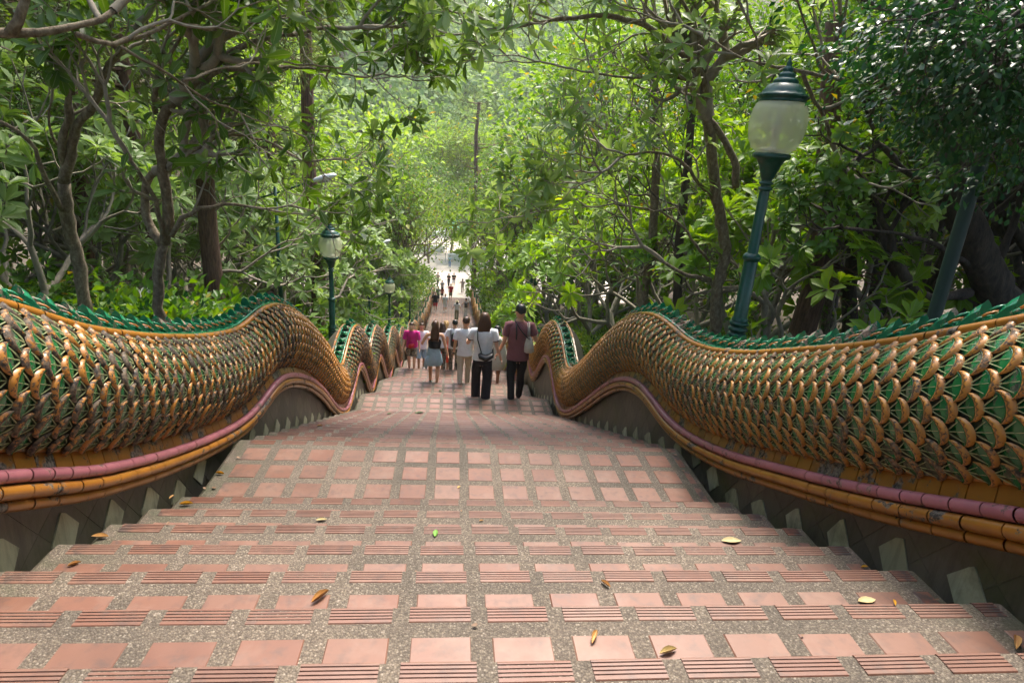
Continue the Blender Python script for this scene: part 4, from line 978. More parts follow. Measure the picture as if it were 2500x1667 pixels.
def lamp_meshes():
    o = {}
    b = MB(); b.lathe([(.0, 0), (.19, 0), (.19, .08), (.15, .14), (.15, .6), (.17, .64), (.17, .68), (.135, .76), (.115, .92), (.09, 1.14), (.105, 1.17), (.105, 1.21), (.085, 1.23)], 20); o['base'] = b.mesh('base', IRON, True)
    b = MB()
    for z in (1.24, 1.3, 1.36, 1.42): b.lathe([(.072, z), (.09, z + .015), (.09, z + .035), (.074, z + .05)], 20, lobes=10, amp=.06)
    b.lathe([(.082, 1.48), (.062, 1.52)], 20); o['ornate_collar'] = b.mesh('ornate_collar', IRON, True)
    b = MB(); b.lathe([(.066, .9), (.066, 2.1), (.05, 2.12), (.046, 2.84)], 18); o['pole'] = b.mesh('pole', IRON, True)
    b = MB(); b.lathe([(.066, 2.07), (.082, 2.09), (.085, 2.105), (.082, 2.12), (.066, 2.14), (.05, 2.15)], 20)
    for z in (2.73, 2.78): b.lathe([(.046, z), (.064, z + .012), (.064, z + .025), (.046, z + .037)], 18)
    o['ring'] = b.mesh('ring', IRON, True)
    b = MB(); b.lathe([(.046, 2.83), (.062, 2.86), (.075, 2.91), (.1, 2.97), (.122, 3.01), (.155, 3.02), (.163, 3.035), (.16, 3.055), (.14, 3.07), (0, 3.07)], 32, lobes=16, amp=.03); o['cup'] = b.mesh('cup', IRON, True)
    b = MB(); b.lathe([(.14, 3.07), (.19, 3.105), (.226, 3.18), (.245, 3.28), (.246, 3.35), (.232, 3.43), (.208, 3.485), (.18, 3.51)], 48, lobes=24, amp=.008); o['glass_globe'] = b.mesh('glass_globe', GL, True)
    b = MB(); b.lathe([(0, 3.5), (.195, 3.5), (.2, 3.51), (.185, 3.52), (.2, 3.535), (.208, 3.55), (.2, 3.565), (.18, 3.57), (.172, 3.59), (.15, 3.62), (.125, 3.645), (.1, 3.655), (.108, 3.668), (.09, 3.69), (.065, 3.705), (.072, 3.718), (.055, 3.74), (.04, 3.75), (.047, 3.762), (.034, 3.785), (.02, 3.8), (.026, 3.812), (.014, 3.835), (.003, 3.88)], 32, lobes=16, amp=.03); o['cap'] = b.mesh('cap', IRON, True)
    b = MB(); b.lathe([(0, 3.072), (.1, 3.075), (.1, 3.105), (.03, 3.11), (.03, 3.17)], 20); o['bulb_holder'] = b.mesh('bulb_holder', BULB, True)
    b = MB(); b.lathe([(.028, 3.16), (.036, 3.17), (.036, 3.23), (.046, 3.26), (.05, 3.29), (.04, 3.325), (.02, 3.34), (0, 3.345)], 18); o['bulb'] = b.mesh('bulb', BULB, True)
    b = MB()
    for k in range(5):
        a = k * 1.2566 + .4; b.tube([(.11 * math.cos(a), .11 * math.sin(a), 3.08), (.15 * math.cos(a), .15 * math.sin(a), 3.5)], .004, 5)
    o['wire_rods'] = b.mesh('wire_rods', GREY, True); return o
LMP = lamp_meshes()
def lamp(x, y, ztop, label, s=1., rz=0):
    r = thing('street_lamp', (x, y, ztop - 3.77 * s), label, 'street lamp', 'green globe lamps along the stairs', rz); r.scale = (s, s, s)
    for k, me in LMP.items(): link(k, me, r)
    b = MB(); b.lathe([(.12, 0), (.12, -1.2)], 12); link('footing', b.mesh('footing', IRON), r)
lamp(2.87, 5.6, 2.98, 'green lamp with milky glass globe, the large one on the right')
lamp(-2.63, 13.5, .22, 'green lamp with glass globe rising left of the stairs', 1.)
lamp(-2.72, 27., -4.0, 'green lamp half hidden by leaves behind the pink-shirted woman')
lamp(-2.72, 33.5, -5.9, 'green lamp base standing by the far bend of the left wall')
lamp(-2.75, 41., -7.9, 'far green lamp close to the tail of the left wall')
lamp(3.0, 22., -2.6, 'green lamp base seen between the walking couple')
# tall plain pole in the shade at the right
rp = thing('utility_pole', (3.3, 3.75, -.6), 'tall green pole, darkened for shade, leaning into leaves at the upper right', 'pole'); b = MB(); b.lathe([(.05, -.3), (.05, 1.6), (.044, 1.62), (.04, 4.2)], 18); b.build('pole', IRON_SHADED, rp, True)
b = MB(); b.lathe([(.05, 1.45), (.062, 1.5), (.062, 1.6), (.045, 1.66)], 18); b.build('ring', IRON_SHADED, rp, True)
def cobra(x, y, ztop, dx, label, dy=0, h=5.6):
    r = thing('road_light', (x, y, ztop - h), label, 'street light', 'arm lights above the left foliage')
    b = MB(); b.tube([(0, 0, -.5), (0, 0, h * .48), (0, 0, h)], [.062, .058, .04], 12); b.lathe([(.06, h * .3), (.075, h * .3 + .02), (.06, h * .3 + .04)], 12); b.build('pole', IRON, r, True)
    b = MB(); b.tube([(-.45 * dx, 0, h - .42), (0, 0, h - .22), (.5 * dx, 0, h + .02), (dx * .72, dy, h + .14)], [.02, .022, .024, .026], 8); b.build('arm', IRON, r, True)
    b = MB(); b.tube([(dx * .72, dy, h + .13), (dx * .8, dy, h + .17), (dx * 1.0, dy, h + .26), (dx * 1.15, dy, h + .31), (dx * 1.2, dy, h + .32)], [(.03, .03), (.09, .06), (.13, .075), (.1, .055), (.02, .02)], 14); b.build('lamp_head', WHT, r, True)
    b = MB(); b.tube([(dx * .85, dy, h + .12), (dx * 1.0, dy, h + .17), (dx * 1.1, dy, h + .22)], [(.05, .03), (.08, .05), (.04, .02)], 10); b.build('lens', GREY, r, True)
cobra(-4.42, 16, .75, 1.25, 'thin green pole with a pale lamp head above the left globe lamp')
cobra(-3.75, 28, -2.85, .8, 'second pale lamp head poking from leaves near the left globe lamp')

# ------------------------------------------------------------------ market roofs past the plaza
TURQ = mat('turquoise_tarpaulin', (.04, .5, .48), .5); WTAR = mat('white_tarpaulin', (.75, .78, .78), .5); POST = mat('steel_post', (.4, .4, .4), .5); BLUE = mat('blue_board', (.1, .25, .55), .5)
def stall(x, y, w_, d_, m_, label, h=2.6):
    r = thing('market_stall', (x, y, PLZ), label, 'market stall'); b = MB()
    n = 6; vs = []; fs = []
    for i in range(n + 1):
        for j in range(3):
            a = i / n; vs.append((-w_ / 2 + w_ * a, (j - 1) * d_ / 2, h + (.9 if j == 1 else 0) + .06 * math.sin(a * 19)))
    for i in range(n):
        for j in range(2): fs.append((i * 3 + j, i * 3 + 3 + j, i * 3 + 4 + j, i * 3 + 1 + j))
    b.add(vs, fs); k = len(vs); b.add([(x_, y_, z_ - .04) for x_, y_, z_ in vs], [f[::-1] for f in fs]); b.build('canopy', m_, r)
    for sx in (-1, 1):
        for sy in (-1, 1): MB().tube([(sx * w_ * .47, sy * d_ * .47, 0), (sx * w_ * .47, sy * d_ * .47, h)], .04, 6).build('post', POST, r)
    MB().box(-w_ * .42, w_ * .42, -.4, .4, .02, .85).build('table', WTAR, r)
stall(2.2, 86, 6.5, 4, TURQ, 'stall under the turquoise tarpaulin beyond the plaza', 4.8)
stall(5.9, 93, 5, 4, TURQ, 'turquoise stall roof behind the first one', 4.4)
stall(-3.2, 92, 5, 4, WTAR, 'white-roofed stall left of the turquoise ones', 3.)
stall(-14, 88, 6, 4, WTAR, 'white-roofed stall glimpsed through the left trees', 3.)
stall(16, 90, 6, 4, WTAR, 'white-roofed stall glimpsed through the right trees', 3.)

# ------------------------------------------------------------------ people
def skin_mesh(verts, edges, radii, sub=1):
    me = bpy.data.meshes.new('tmp'); me.from_pydata([tuple(v) for v in verts], edges, []); o = bpy.data.objects.new('tmp', me); COL.objects.link(o)
    sk = o.modifiers.new('s', 'SKIN'); sk.use_smooth_shade = True; sk.branch_smoothing = .6
    if not me.skin_vertices: return None
    d = me.skin_vertices[0].data
    for i, r in enumerate(radii): d[i].radius = r if hasattr(r, '__len__') else (r, r); d[i].use_root = (i == 0)
    ss = o.modifiers.new('u', 'SUBSURF'); ss.levels = sub
    bpy.context.view_layer.update(); ev = o.evaluated_get(bpy.context.evaluated_depsgraph_get()); m_ = ev.to_mesh()
    V = [tuple(v.co) for v in m_.vertices]; F = [tuple(p.vertices) for p in m_.polygons]; ev.to_mesh_clear()
    bpy.data.objects.remove(o); bpy.data.meshes.remove(me); return V, F
SKN = {}
def skinmat(c):
    if c not in SKN: SKN[c] = mat('skin_tone', c, .5)
    return SKN[c]
HB, HK, HL = mat('brown_hair', (.045, .02, .01), .4), mat('black_hair', (.008, .007, .007), .35), mat('blond_hair', (.4, .24, .09), .5)
HM = mat('chestnut_hair', (.07, .03, .014), .4)
for h_ in (HB, HK, HL, HM): bump(h_, noise(h_, 60, 4, .6), .6, .01)
BLK = mat('black_leather', (.012, .012, .013), .45); WSH = mat('white_shoe', (.7, .7, .68), .5); DSH = mat('dark_shoe', (.02, .02, .02), .5); GSH = mat('green_shoe', (.03, .1, .08), .6); EYE = mat('dark_eye', (.01, .008, .006), .2); LIP = mat('lips', (.35, .1, .08), .5)
SK_A, SK_B, SK_C = (.68, .4, .28), (.58, .31, .19), (.42, .2, .11)
def person(name_, x, y, z, H, rz, label, shirt=None, sleeve=.5, bottom='trousers', bm_=None, hair='short', hm=HK, skin=SK_A, shoe=DSH, stride=.07, phase=1, drop=.0, arms=None, hem=.5, lean=0., slim=1., face=False, group=None, detail=True, cut=.33, extras=None, top_style='tee', hipw=.088):
    r = thing('person', (x, y, z), label, 'person', group, rz)
    sh = .112 * slim; ls = [(-1, stride * phase, 0 if phase > 0 else drop), (1, -stride * phase, drop if phase > 0 else 0)]
    # phase>0: left foot forward. forward foot may be a step lower (drop<0)
    hipz = .5 + min(0, drop) * .25; J = {}
    neck = np.array([0, lean, .845]); J['neck'] = neck
    hz = hipz; shz = .81
    # per-side feet
    feet = {}
    for s_, fy, _ in ls:
        fz = drop if fy > 0 else 0.
        lift = .03 if fy < 0 and stride > .05 else 0
        feet[s_] = np.array([s_ * .05, fy, .035 + fz + lift])
    V = []; Ed = []; Rd = []
    def v(p, rad): V.append(np.array(p, float)); Rd.append(rad); return len(V) - 1
    pel = v((0, 0, hz + .01), (.078 * slim, .058)); wst = v((0, lean * .4, hz + .11), (.062 * slim, .05)); chs = v((0, lean * .8, hz + .22), (.078 * slim, .058)); nk0 = v((0, lean, .825), (.045, .036)); nk = v((0, lean * 1.1 + .004, .868), (.03, .03)); hd = v((0, lean * 1.2 + .01, .9), (.03, .03))
    Ed += [(pel, wst), (wst, chs), (chs, nk0), (nk0, nk), (nk, hd)]
    knees = {}
    for s_ in (-1, 1):
        f = feet[s_]; kn = np.array([s_ * .056, f[1] * .5 + .03, (f[2] + hz) * .5 + .01]); knees[s_] = kn
        a = v((s_ * .052, 0, hz - .045), (.052 * slim, .052)); t = v((s_ * .054, kn[1] * .5, hz - .13), (.046 * slim, .046)); k_ = v(kn, (.032, .032)); c_ = v(kn * .6 + f * .4 + np.array([0, -.012, 0]), (.032, .031)); an = v(f, (.019, .02)); to = v(f + np.array([s_ * .008, .055, -.02]), (.02, .013)); te = v(f + np.array([s_ * .012, .085, -.024]), (.016, .009))
        Ed += [(pel, a), (a, t), (t, k_), (k_, c_), (c_, an), (an, to), (to, te)]
    arms = arms or {-1: ((.03, -.01, -.165), (.01, .03, -.14)), 1: ((.03, -.01, -.165), (.01, .03, -.14))}
    wrists = {}; elb = {}; shp = {}
    for s_ in (-1, 1):
        (ex, ey, ez), (wx_, wy, wz) = arms[s_]; S_ = np.array([s_ * sh, lean * .95, shz - .012]); E_ = S_ + np.array([s_ * ex, ey, ez]); W_ = E_ + np.array([s_ * wx_, wy, wz]); wrists[s_] = W_; elb[s_] = E_; shp[s_] = S_
        a = v(S_, (.03, .032)); b_ = v(S_ * .45 + E_ * .55, (.025, .025)); e_ = v(E_, (.021, .021)); f_ = v(E_ * .6 + W_ * .4, (.021, .02)); w_ = v(W_, (.013, .014)); hd_ = unit(W_ - E_); h_ = v(W_ + hd_ * .035, (.021, .011))
        Ed += [(nk0, a), (a, b_), (b_, e_), (e_, f_), (f_, w_), (w_, h_)]
    got = skin_mesh(np.array(V) * H, Ed, [tuple(np.array(q) * H) for q in Rd], 1)
    bd = MB(); bd.add(got[0], got[1])
    # fingers and thumb, rooted in the palm
    for s_ in (-1, 1):
        W_ = wrists[s_]; d = unit(wrists[s_] - elb[s_]); si = unit(np.cross(d, np.array([s_ * 1., 0, 0]))); no = np.cross(d, si)
        for i_, (o_, l_) in enumerate([(-.014, .03), (-.005, .036), (.004, .034), (.013, .027)]):
            b0 = W_ + d * .045 + si * o_; bd.tube([q * H for q in (b0, b0 + d * l_ * .5 + no * .004, b0 + d * l_ * .8 + no * .013)], [.005 * H, .0045 * H, .003 * H], 5)
        t0 = W_ + d * .02 + si * .014; bd.tube([q * H for q in (t0, t0 + d * .02 + si * .014, t0 + d * .035 + si * .016 + no * .004)], [.006 * H, .0055 * H, .0035 * H], 5)
    # head
    hc = np.array([0, lean * 1.25 + .012, .932]); n = 14; HS = 1.17; hv = []; hf = []; rings = []
    for i_ in range(11):
        t = i_ / 10; ph = math.pi * (t - .5); zz = .064 * math.sin(ph); rr = math.cos(ph) ** .8
        jaw = .78 + .22 * min(1, t / .55)
        for k_ in range(n):
            a = 2 * math.pi * k_ / n; fx = .042 * rr * math.sin(a) * jaw; fy = .053 * rr * math.cos(a) * (jaw if math.cos(a) < 0 else (.86 + .14 * t)) + (.008 * (1 - t) if math.cos(a) > 0 else .004)
            hv.append(tuple((hc + np.array([fx, fy, zz]) * HS) * H))
    hf = [(i_ * n + k_, i_ * n + (k_ + 1) % n, (i_ + 1) * n + (k_ + 1) % n, (i_ + 1) * n + k_) for i_ in range(10) for k_ in range(n)]
    bd.add(hv, hf)
    for s_ in (-1, 1): bd.tube([(hc + np.array([s_ * .04, -.004, -.012])) * H, (hc + np.array([s_ * .048, -.008, .0])) * H, (hc + np.array([s_ * .045, -.006, .014])) * H], [.005 * H, .009 * H, .005 * H], 6)
    bd.tube([(hc + np.array([0, .05, .012])) * H, (hc + np.array([0, .062, -.012])) * H, (hc + np.array([0, .055, -.02])) * H], [.004 * H, .009 * H, .005 * H], 6)
    bd.build('body', skinmat(skin), r, True)
    if face:
        for s_ in (-1, 1): MB().tube([(hc + np.array([s_ * .016 - .006, .052, .004])) * H, (hc + np.array([s_ * .016 + .006, .052, .004])) * H], .0045 * H, 6).build('eye', EYE, r, True)
        for s_ in (-1, 1): MB().tube([(hc + np.array([s_ * .016 - .009, .0515, .016])) * H, (hc + np.array([s_ * .016 + .009, .0515, .016])) * H], .0022 * H, 5).build('eyebrow', hm, r, True)
        MB().tube([(hc + np.array([-.012, .052, -.034])) * H, (hc + np.array([.012, .052, -.034])) * H], .0038 * H, 6).build('mouth', LIP, r, True)
    # hair
    hb = MB(); nn = 16; hv = []
    for i_ in range(9):
        t = i_ / 8
        for k_ in range(nn):
            a = 2 * math.pi * k_ / nn; front = (1 + math.cos(a)) / 2
            lowz = -.035 + .07 * front ** .6 if hair != 'none' else 0
            if hair == 'crop': lowz = -.006 + .046 * front ** .6 + .007 * math.sin(a * 7)
            zz = lowz + (.069 - lowz) * math.sin(t * math.pi / 2); ph = math.asin(max(-1, min(1, zz / .071))); rr = math.cos(ph) ** .75
            nz = 1 + .04 * math.sin(a * 5 + t * 7 + x * 9) + (.05 * math.sin(a * 3.1 + x * 5) * (1 - t) if hair != 'long' else 0)
            hv.append(tuple((hc + np.array([.0475 * rr * math.sin(a) * nz, .0575 * rr * math.cos(a) * nz - .002, zz]) * HS) * H))
    hb.add(hv, [(i_ * nn + k_, i_ * nn + (k_ + 1) % nn, (i_ + 1) * nn + (k_ + 1) % nn, (i_ + 1) * nn + k_) for i_ in range(8) for k_ in range(nn)])
    if hair == 'long' or hair == 'bob' or hair == 'ponytail':
        ln = {'long': .215, 'bob': .12, 'ponytail': .16}[hair]; wd = {'long': .052, 'bob': .058, 'ponytail': .018}[hair]
        pts = []; rad = []
        for i_ in range(9):
            t = i_ / 8; pts.append((hc + np.array([.004 * math.sin(t * 5), -.028 - .028 * math.sin(t * 1.8) + (-.02 if hair == 'ponytail' else .01), .05 - (ln + .05) * t])) * H)
            wv = wd * (.7 + .55 * math.sin(min(1, t * 1.6) * 1.57) - .35 * max(0, t - .6)) if hair != 'ponytail' else wd * (.7 + .6 * math.sin(t * 3.1))
            rad.append((.03 * (1 - .35 * t) * H if hair != 'ponytail' else wv * H, wv * H))
        b0 = len(hb.v); hb.tube(pts, [(a_, b_) for a_, b_ in rad], 14)
        # orient: tube radii are (depth, width)
    hb.build('hair', hm, r, True)
    def cloth(b_, nm, m_, amp=.006):
        rg = np.random.default_rng(int(abs(x * 100) + len(nm))); A = np.array(b_.v); ph_ = rg.random(3) * 6
        A += (np.sin(A[:, [2]] * 26 / H + A[:, [0]] * 18 + ph_[0]) * np.array([[.5, 1, 0]]) + np.sin(A[:, [2]] * 11 + A[:, [1]] * 30 + ph_[1]) * np.array([[1, .5, 0]])) * amp * H * .5
        b_.v = [tuple(q) for q in A]; return b_.build(nm, m_, r, True)
    # top
    if shirt is not None:
        b_ = MB(); hm_ = hem; k1 = .06
        if top_style == 'tee':
            zs = [hm_, hm_ + .05, hm_ + .12, .70, .755, .79, .815, .836, .846]; wx_ = [.112, .108, .099, .105, .111, .112, .1, .062, .038]; dy = [.082, .078, .068, .071, .071, .064, .052, .042, .034]
            b_.tube([(0, lean * min(1, max(0, (zz - .45) / .35)), zz) for zz in [q_ for q_ in zs]], 1, 4)  if 0 else None
            b_.tube([np.array((0, lean * min(1, max(0, (zz - .45) / .35)), zz)) * H for zz in zs], [(a_ * H, w_ * H * slim) for a_, w_ in zip(dy, wx_)], 18, cap=False)
            for s_ in (-1, 1):
                S_, E_, W_ = shp[s_], elb[s_], wrists[s_]
                if sleeve <= 1: end = S_ * (1 - sleeve) + E_ * sleeve; pp = [S_ + np.array([-s_ * .045, 0, .012]), S_ + np.array([s_ * .0, 0, .004]), S_ * .5 + end * .5, end]; rr = [.036, .042, .04, .038]
                else: pp = [S_ + np.array([-s_ * .045, 0, .012]), S_ + np.array([0, 0, .004]), S_ * .5 + E_ * .5, E_, E_ * .5 + W_ * .5, W_]; rr = [.036, .04, .036, .033, .028, .024]
                b_.tube([q * H for q in pp], [q * H for q in rr], 12, cap=False)
            cloth(b_, 'shirt', shirt)
        elif top_style == 'strap':
            zs = [.6, .65, .69, .715]; b_.tube([np.array((0, lean * .5, zz)) * H for zz in zs], [(.062 * H, .088 * H * slim), (.066 * H, .092 * H * slim), (.07 * H, .098 * H * slim), (.066 * H, .09 * H * slim)], 18, cap=False)
            cloth(b_, 'strapless_top', shirt, .002)
        elif top_style == 'poncho':
            zs = [.3, .34, .42, .52, .62, .7, .76, .8, .83, .845]; wx_ = [.125, .165, .18, .18, .165, .145, .13, .105, .06, .04]
            b_.tube([np.array((0, 0, zz)) * H for zz in zs], [((.08 + .02 * math.sin(i_)) * H, w_ * H) for i_, w_ in enumerate(wx_)], 20, cap=False); cloth(b_, 'poncho', shirt, .012)
    # bottoms
    if bm_ is not None:
        b_ = MB(); pw = .1 * slim
        if bottom in ('trousers', 'shorts', 'wide'):
            b_.tube([np.array(q) * H for q in ((0, 0, hz - .06), (0, 0, hz - .02), (0, lean * .1, hz + .05), (0, lean * .3, hz + .1))], [(.058 * H, .088 * H * slim), (.066 * H, (hipw + .008) * H * slim), (.058 * H, .084 * H * slim), (.048 * H, .068 * H * slim)], 18)
            for s_ in (-1, 1):
                f = feet[s_]; kn = knees[s_]; c_ = kn * .5 + f * .5 + np.array([0, -.01, 0])
                if bottom == 'shorts': e_ = np.array([s_ * .056, kn[1] * (1 if cut < .3 else .8), cut]); pp = [(s_ * .05, 0, hz - .02), (s_ * .054, e_[1] * .5, (hz + cut) * .5), e_]; rr = [.054, .056, .054]
                elif bottom == 'wide': pp = [(s_ * .05, 0, hz - .02), (s_ * .054, kn[1] * .5, hz - .12), kn, c_, f + np.array([0, -.01, -.02])]; rr = [.054, .056, .05, .05, .053]
                else: pp = [(s_ * .05, 0, hz - .02), (s_ * .054, kn[1] * .5, hz - .12), kn, c_, f + np.array([0, -.008, -.004])]; rr = [.053, .052, .04, .038, .034]
                b_.tube([np.array(q) * H for q in pp], [q * H for q in rr], 14, cap=False)
            cloth(b_, bottom if bottom != 'wide' else 'trousers', bm_, .007)
        elif bottom == 'skirt':
            zs = [cut, cut + .03, (cut + .6) * .5, .52, .6]; wx_ = [.115, .12, .115, .1, .08]
            b_.tube([np.array((0, 0, zz)) * H for zz in zs], [(w_ * .72 * H, w_ * H * slim) for w_ in wx_], 22, cap=False); cloth(b_, 'skirt', bm_, .01)
        elif bottom == 'wrap':
            zs = [.335, .37, .43, .5, .56, .615]; wx_ = [.12, .128, .12, .108, .092, .082]; b_.tube([np.array((-.006, 0, zz)) * H for zz in zs], [(w_ * .66 * H, w_ * H) for w_ in wx_], 22, cap=False)
            b_.tube([np.array(q) * H for q in ((-.06, -.02, .5), (-.1, -.01, .4), (-.118, -.01, .32), (-.105, -.012, .26))], [(.035 * H, .03 * H), (.045 * H, .045 * H), (.03 * H, .035 * H), (.006 * H, .008 * H)], 10); cloth(b_, 'wrapped_shirt', bm_, .012)
    for s_ in (-1, 1):
        f = feet[s_]; b_ = MB(); b_.tube([q * H for q in (f + np.array([0, -.03, -.012]), f + np.array([0, -.022, -.012]), f + np.array([0, .02, -.012]), f + np.array([s_ * .008, .06, -.02]), f + np.array([s_ * .012, .09, -.024]), f + np.array([s_ * .012, .1, -.024]))],
                               [(.012 * H, .014 * H), (.024 * H, .022 * H), (.025 * H, .024 * H), (.017 * H, .026 * H), (.012 * H, .022 * H), (.005 * H, .01 * H)], 12); b_.build('shoe', shoe, r, True)
    if extras:
        for nm, m_, fn in extras: b_ = MB(); fn(b_, H, elb, wrists); b_.build(nm, m_, r, True)
    return r
def backpack(b, H, e, w): 
    b.tube([np.array(q) * H for q in ((0, -.09, .53), (0, -.1, .56), (0, -.11, .66), (0, -.1, .76), (0, -.085, .79))], [(.03 * H, .05 * H), (.045 * H, .072 * H), (.05 * H, .075 * H), (.04 * H, .062 * H), (.015 * H, .03 * H)], 14)
    for s in (-1, 1): b.tube([np.array(q) * H for q in ((s * .05, -.085, .6), (s * .07, -.078, .72), (s * .068, -.05, .822), (s * .066, .03, .835), (s * .066, .078, .76), (s * .07, .07, .64))], .008 * H, 6)
def crossbag(side, front=1):
    def f(b, H, e, w):
        y = .085 * front
        b.tube([np.array(q) * H for q in ((side * .075, y, .6), (side * .0, y * 1.0, .7), (-side * .06, y * .75, .8), (-side * .06, 0, .845), (-side * .04, -y * .9, .78), (side * .02, -y * 1.0, .68), (side * .08, -y * .9, .58))], .007 * H, 6)
        b.tube([np.array(q) * H for q in ((side * .0, y * 1.15, .585), (side * .02, y * 1.3, .57), (side * .07, y * 1.3, .575), (side * .1, y * 1.1, .6))], [(.02 * H, .02 * H), (.028 * H, .042 * H), (.028 * H, .042 * H), (.015 * H, .02 * H)], 12)
    return f
def sling(b, H, e, w):
    # broad strap from the left shoulder to a large hip bag at the right back
    b.tube([np.array(q) * H for q in ((-.062, .03, .84), (-.07, -.05, .82), (-.066, -.082, .74), (-.04, -.086, .66), (-.02, -.09, .6))], [(.006 * H, .013 * H)] * 5, 8)
    b.tube([np.array(q) * H for q in ((-.04, -.09, .59), (-.025, -.105, .565), (.03, -.12, .55), (.08, -.11, .575), (.1, -.08, .6))], [(.02 * H, .02 * H), (.04 * H, .03 * H), (.05 * H, .035 * H), (.042 * H, .03 * H), (.018 * H, .012 * H)], 14)
    b.tube([np.array(q) * H for q in ((.1, -.07, .6), (.105, .02, .62), (.09, .07, .66), (0, .085, .74), (-.06, .05, .83))], .008 * H, 6)
def straps_v(b, H, e, w):
    b.tube([np.array(q) * H for q in ((-.05, .04, .845), (-.046, -.03, .84), (0, -.076, .78), (.06, -.08, .71), (.1, -.06, .68))], [(.004 * H, .011 * H)] * 5, 8)
    b.tube([np.array(q) * H for q in ((-.044, -.05, .835), (-.036, -.076, .77), (-.035, -.08, .68))], [(.003 * H, .007 * H)] * 3, 8)
def tote(b, H, e, w):
    b.tube([np.array(q) * H for q in ((.1, -.05, .54), (.1, -.052, .555), (.094, -.056, .63), (.088, -.05, .69), (.085, -.05, .7))], [(.012 * H, .03 * H), (.026 * H, .052 * H), (.024 * H, .044 * H), (.014 * H, .03 * H), (.01 * H, .024 * H)], 14)
    for o in (-.008, .008): b.tube([np.array(q) * H for q in ((.088 + o, -.06, .69), (.084 + o, -.056, .77), (.08 + o, -.02, .838), (.085 + o, .03, .8), (.095 + o, .04, .72))], .0045 * H, 5)
def bag_red(b, H, e, w):
    b.tube([np.array(q) * H for q in ((.05, .095, .54), (.03, .11, .55), (-.02, .11, .56), (-.06, .095, .59))][::-1], [(.02 * H, .02 * H), (.03 * H, .045 * H), (.03 * H, .045 * H), (.015 * H, .02 * H)], 12)
def dress_tail(b, H, e, w): b.tube([np.array(q) * H for q in ((0, -.02, .5), (-.02, -.03, .38), (-.03, -.03, .28), (-.03, -.03, .2))], [(.07 * H, .1 * H), (.08 * H, .1 * H), (.07 * H, .085 * H), (.05 * H, .07 * H)], 16, 0, False)
def sunglasses(b, H, e, w):
    for s in (-1, 1): b.tube([np.array((s * .018 - .012, .055, .985)) * H, np.array((s * .018 + .012, .055, .985)) * H], .008 * H, 8)
def wristband(b, H, e, w): p = w[-1]; b.tube([(p + np.array([0, 0, .012])) * H, (p - np.array([0, 0, .004])) * H], .017 * H, 10)
def hatx(b, H, e, w): b.lathe([(0, 1.02 * H), (.03 * H, 1.015 * H), (.045 * H, .99 * H), (.048 * H, .965 * H), (.09 * H, .955 * H), (.09 * H, .95 * H), (.04 * H, .955 * H)], 18)
def capx(b, H, e, w): b.lathe([(0, 1.01 * H), (.03 * H, 1.005 * H), (.05 * H, .975 * H), (.055 * H, .955 * H)], 16); b.tube([np.array((0, .04, .957)) * H, np.array((0, .1, .95)) * H], [(.01 * H, .035 * H), (.004 * H, .03 * H)], 8)
C = m_cloth
wht = C('white_cotton', (.76, .76, .8)); mar = C('maroon_tee', (.2, .075, .085)); blk = C('black_trousers', (.012, .011, .015)); nav = C('near_black_wide_trousers', (.018, .016, .026)); bei = C('beige_trousers', (.5, .45, .36)); ltb = C('light_denim', (.3, .42, .5))
pnk = C('hot_pink_tee', (.6, .012, .22)); leo = C('leopard_print', (.45, .36, .26), print_=(.02, .015, .012), nscale=26); org = C('vermilion_cloth', (.75, .06, .025)); cam_ = C('camouflage_print', (.3, .24, .17), print_=(.04, .035, .03), nscale=20)
crm = C('cream_linen', (.55, .53, .46)); red = C('scarlet_cloth', (.55, .02, .03)); bkt = C('black_tee', (.02, .02, .024)); khk = C('khaki_cloth', (.3, .27, .18)); gry = C('grey_cloth', (.33, .34, .33)); lpk = C('dusty_pink_tee', (.45, .33, .32)); tan = C('tan_dress', (.42, .34, .29)); sage = C('sage_trousers', (.3, .3, .2)); rst = C('rust_vest', (.5, .12, .06)); yel = C('yellow_skirt', (.6, .4, .05)); ltx = C('sky_blue_shorts', (.35, .5, .62)); tub = C('tube_black', (.012, .012, .012))
TRIM = C('navy_trim', (.02, .022, .04)); TOTE = C('canvas_tote', (.55, .52, .47)); RDL = mat('red_leather', (.5, .01, .015), .35); GSL = mat('sunglass_lens', (.1, .1, .12), .1); STR = mat('straw_hat', (.7, .62, .4), .8); KNB = mat('black_knee_brace', (.01, .01, .01), .7)
RED = mat('red_logo', (.8, .02, .04), .5)
def trims(b, H, e, w):
    sh = .112
    for s in (-1, 1):
        S_ = np.array([s * sh, 0, .798]); E_ = e[s]; a = S_ * .48 + E_ * .52; c = S_ * .42 + E_ * .58; b.tube([a * H, c * H], .0405 * H, 14)
def knee(b, H, e, w): b.tube([np.array((.056, .03, .3)) * H, np.array((.056, .03, .21)) * H], .038 * H, 12)
def logo(b, H, e, w): b.tube([np.array((-.03, -.158, .66)) * H, np.array((-.02, -.159, .69)) * H], .006 * H, 6)
hand_r = {-1: ((.03, -.01, -.165), (.02, .03, -.14)), 1: ((.045, -.02, -.155), (.075, .02, -.11))}
person('man', 1.34, 11.05, -2.71, 1.98, 0, 'tall man in maroon tee and black trousers with white tote, holding her hand', mar, .62, 'trousers', blk, 'crop', HK, SK_B, BLK, .1, -1, -.0, {-1: ((.03, -.01, -.165), (.055, .03, -.135)), 1: ((.06, -.02, -.14), (-.02, .13, .0))}, .46,
       extras=[('shoulder_strap', BLK, straps_v), ('tote_bag', TOTE, tote)])
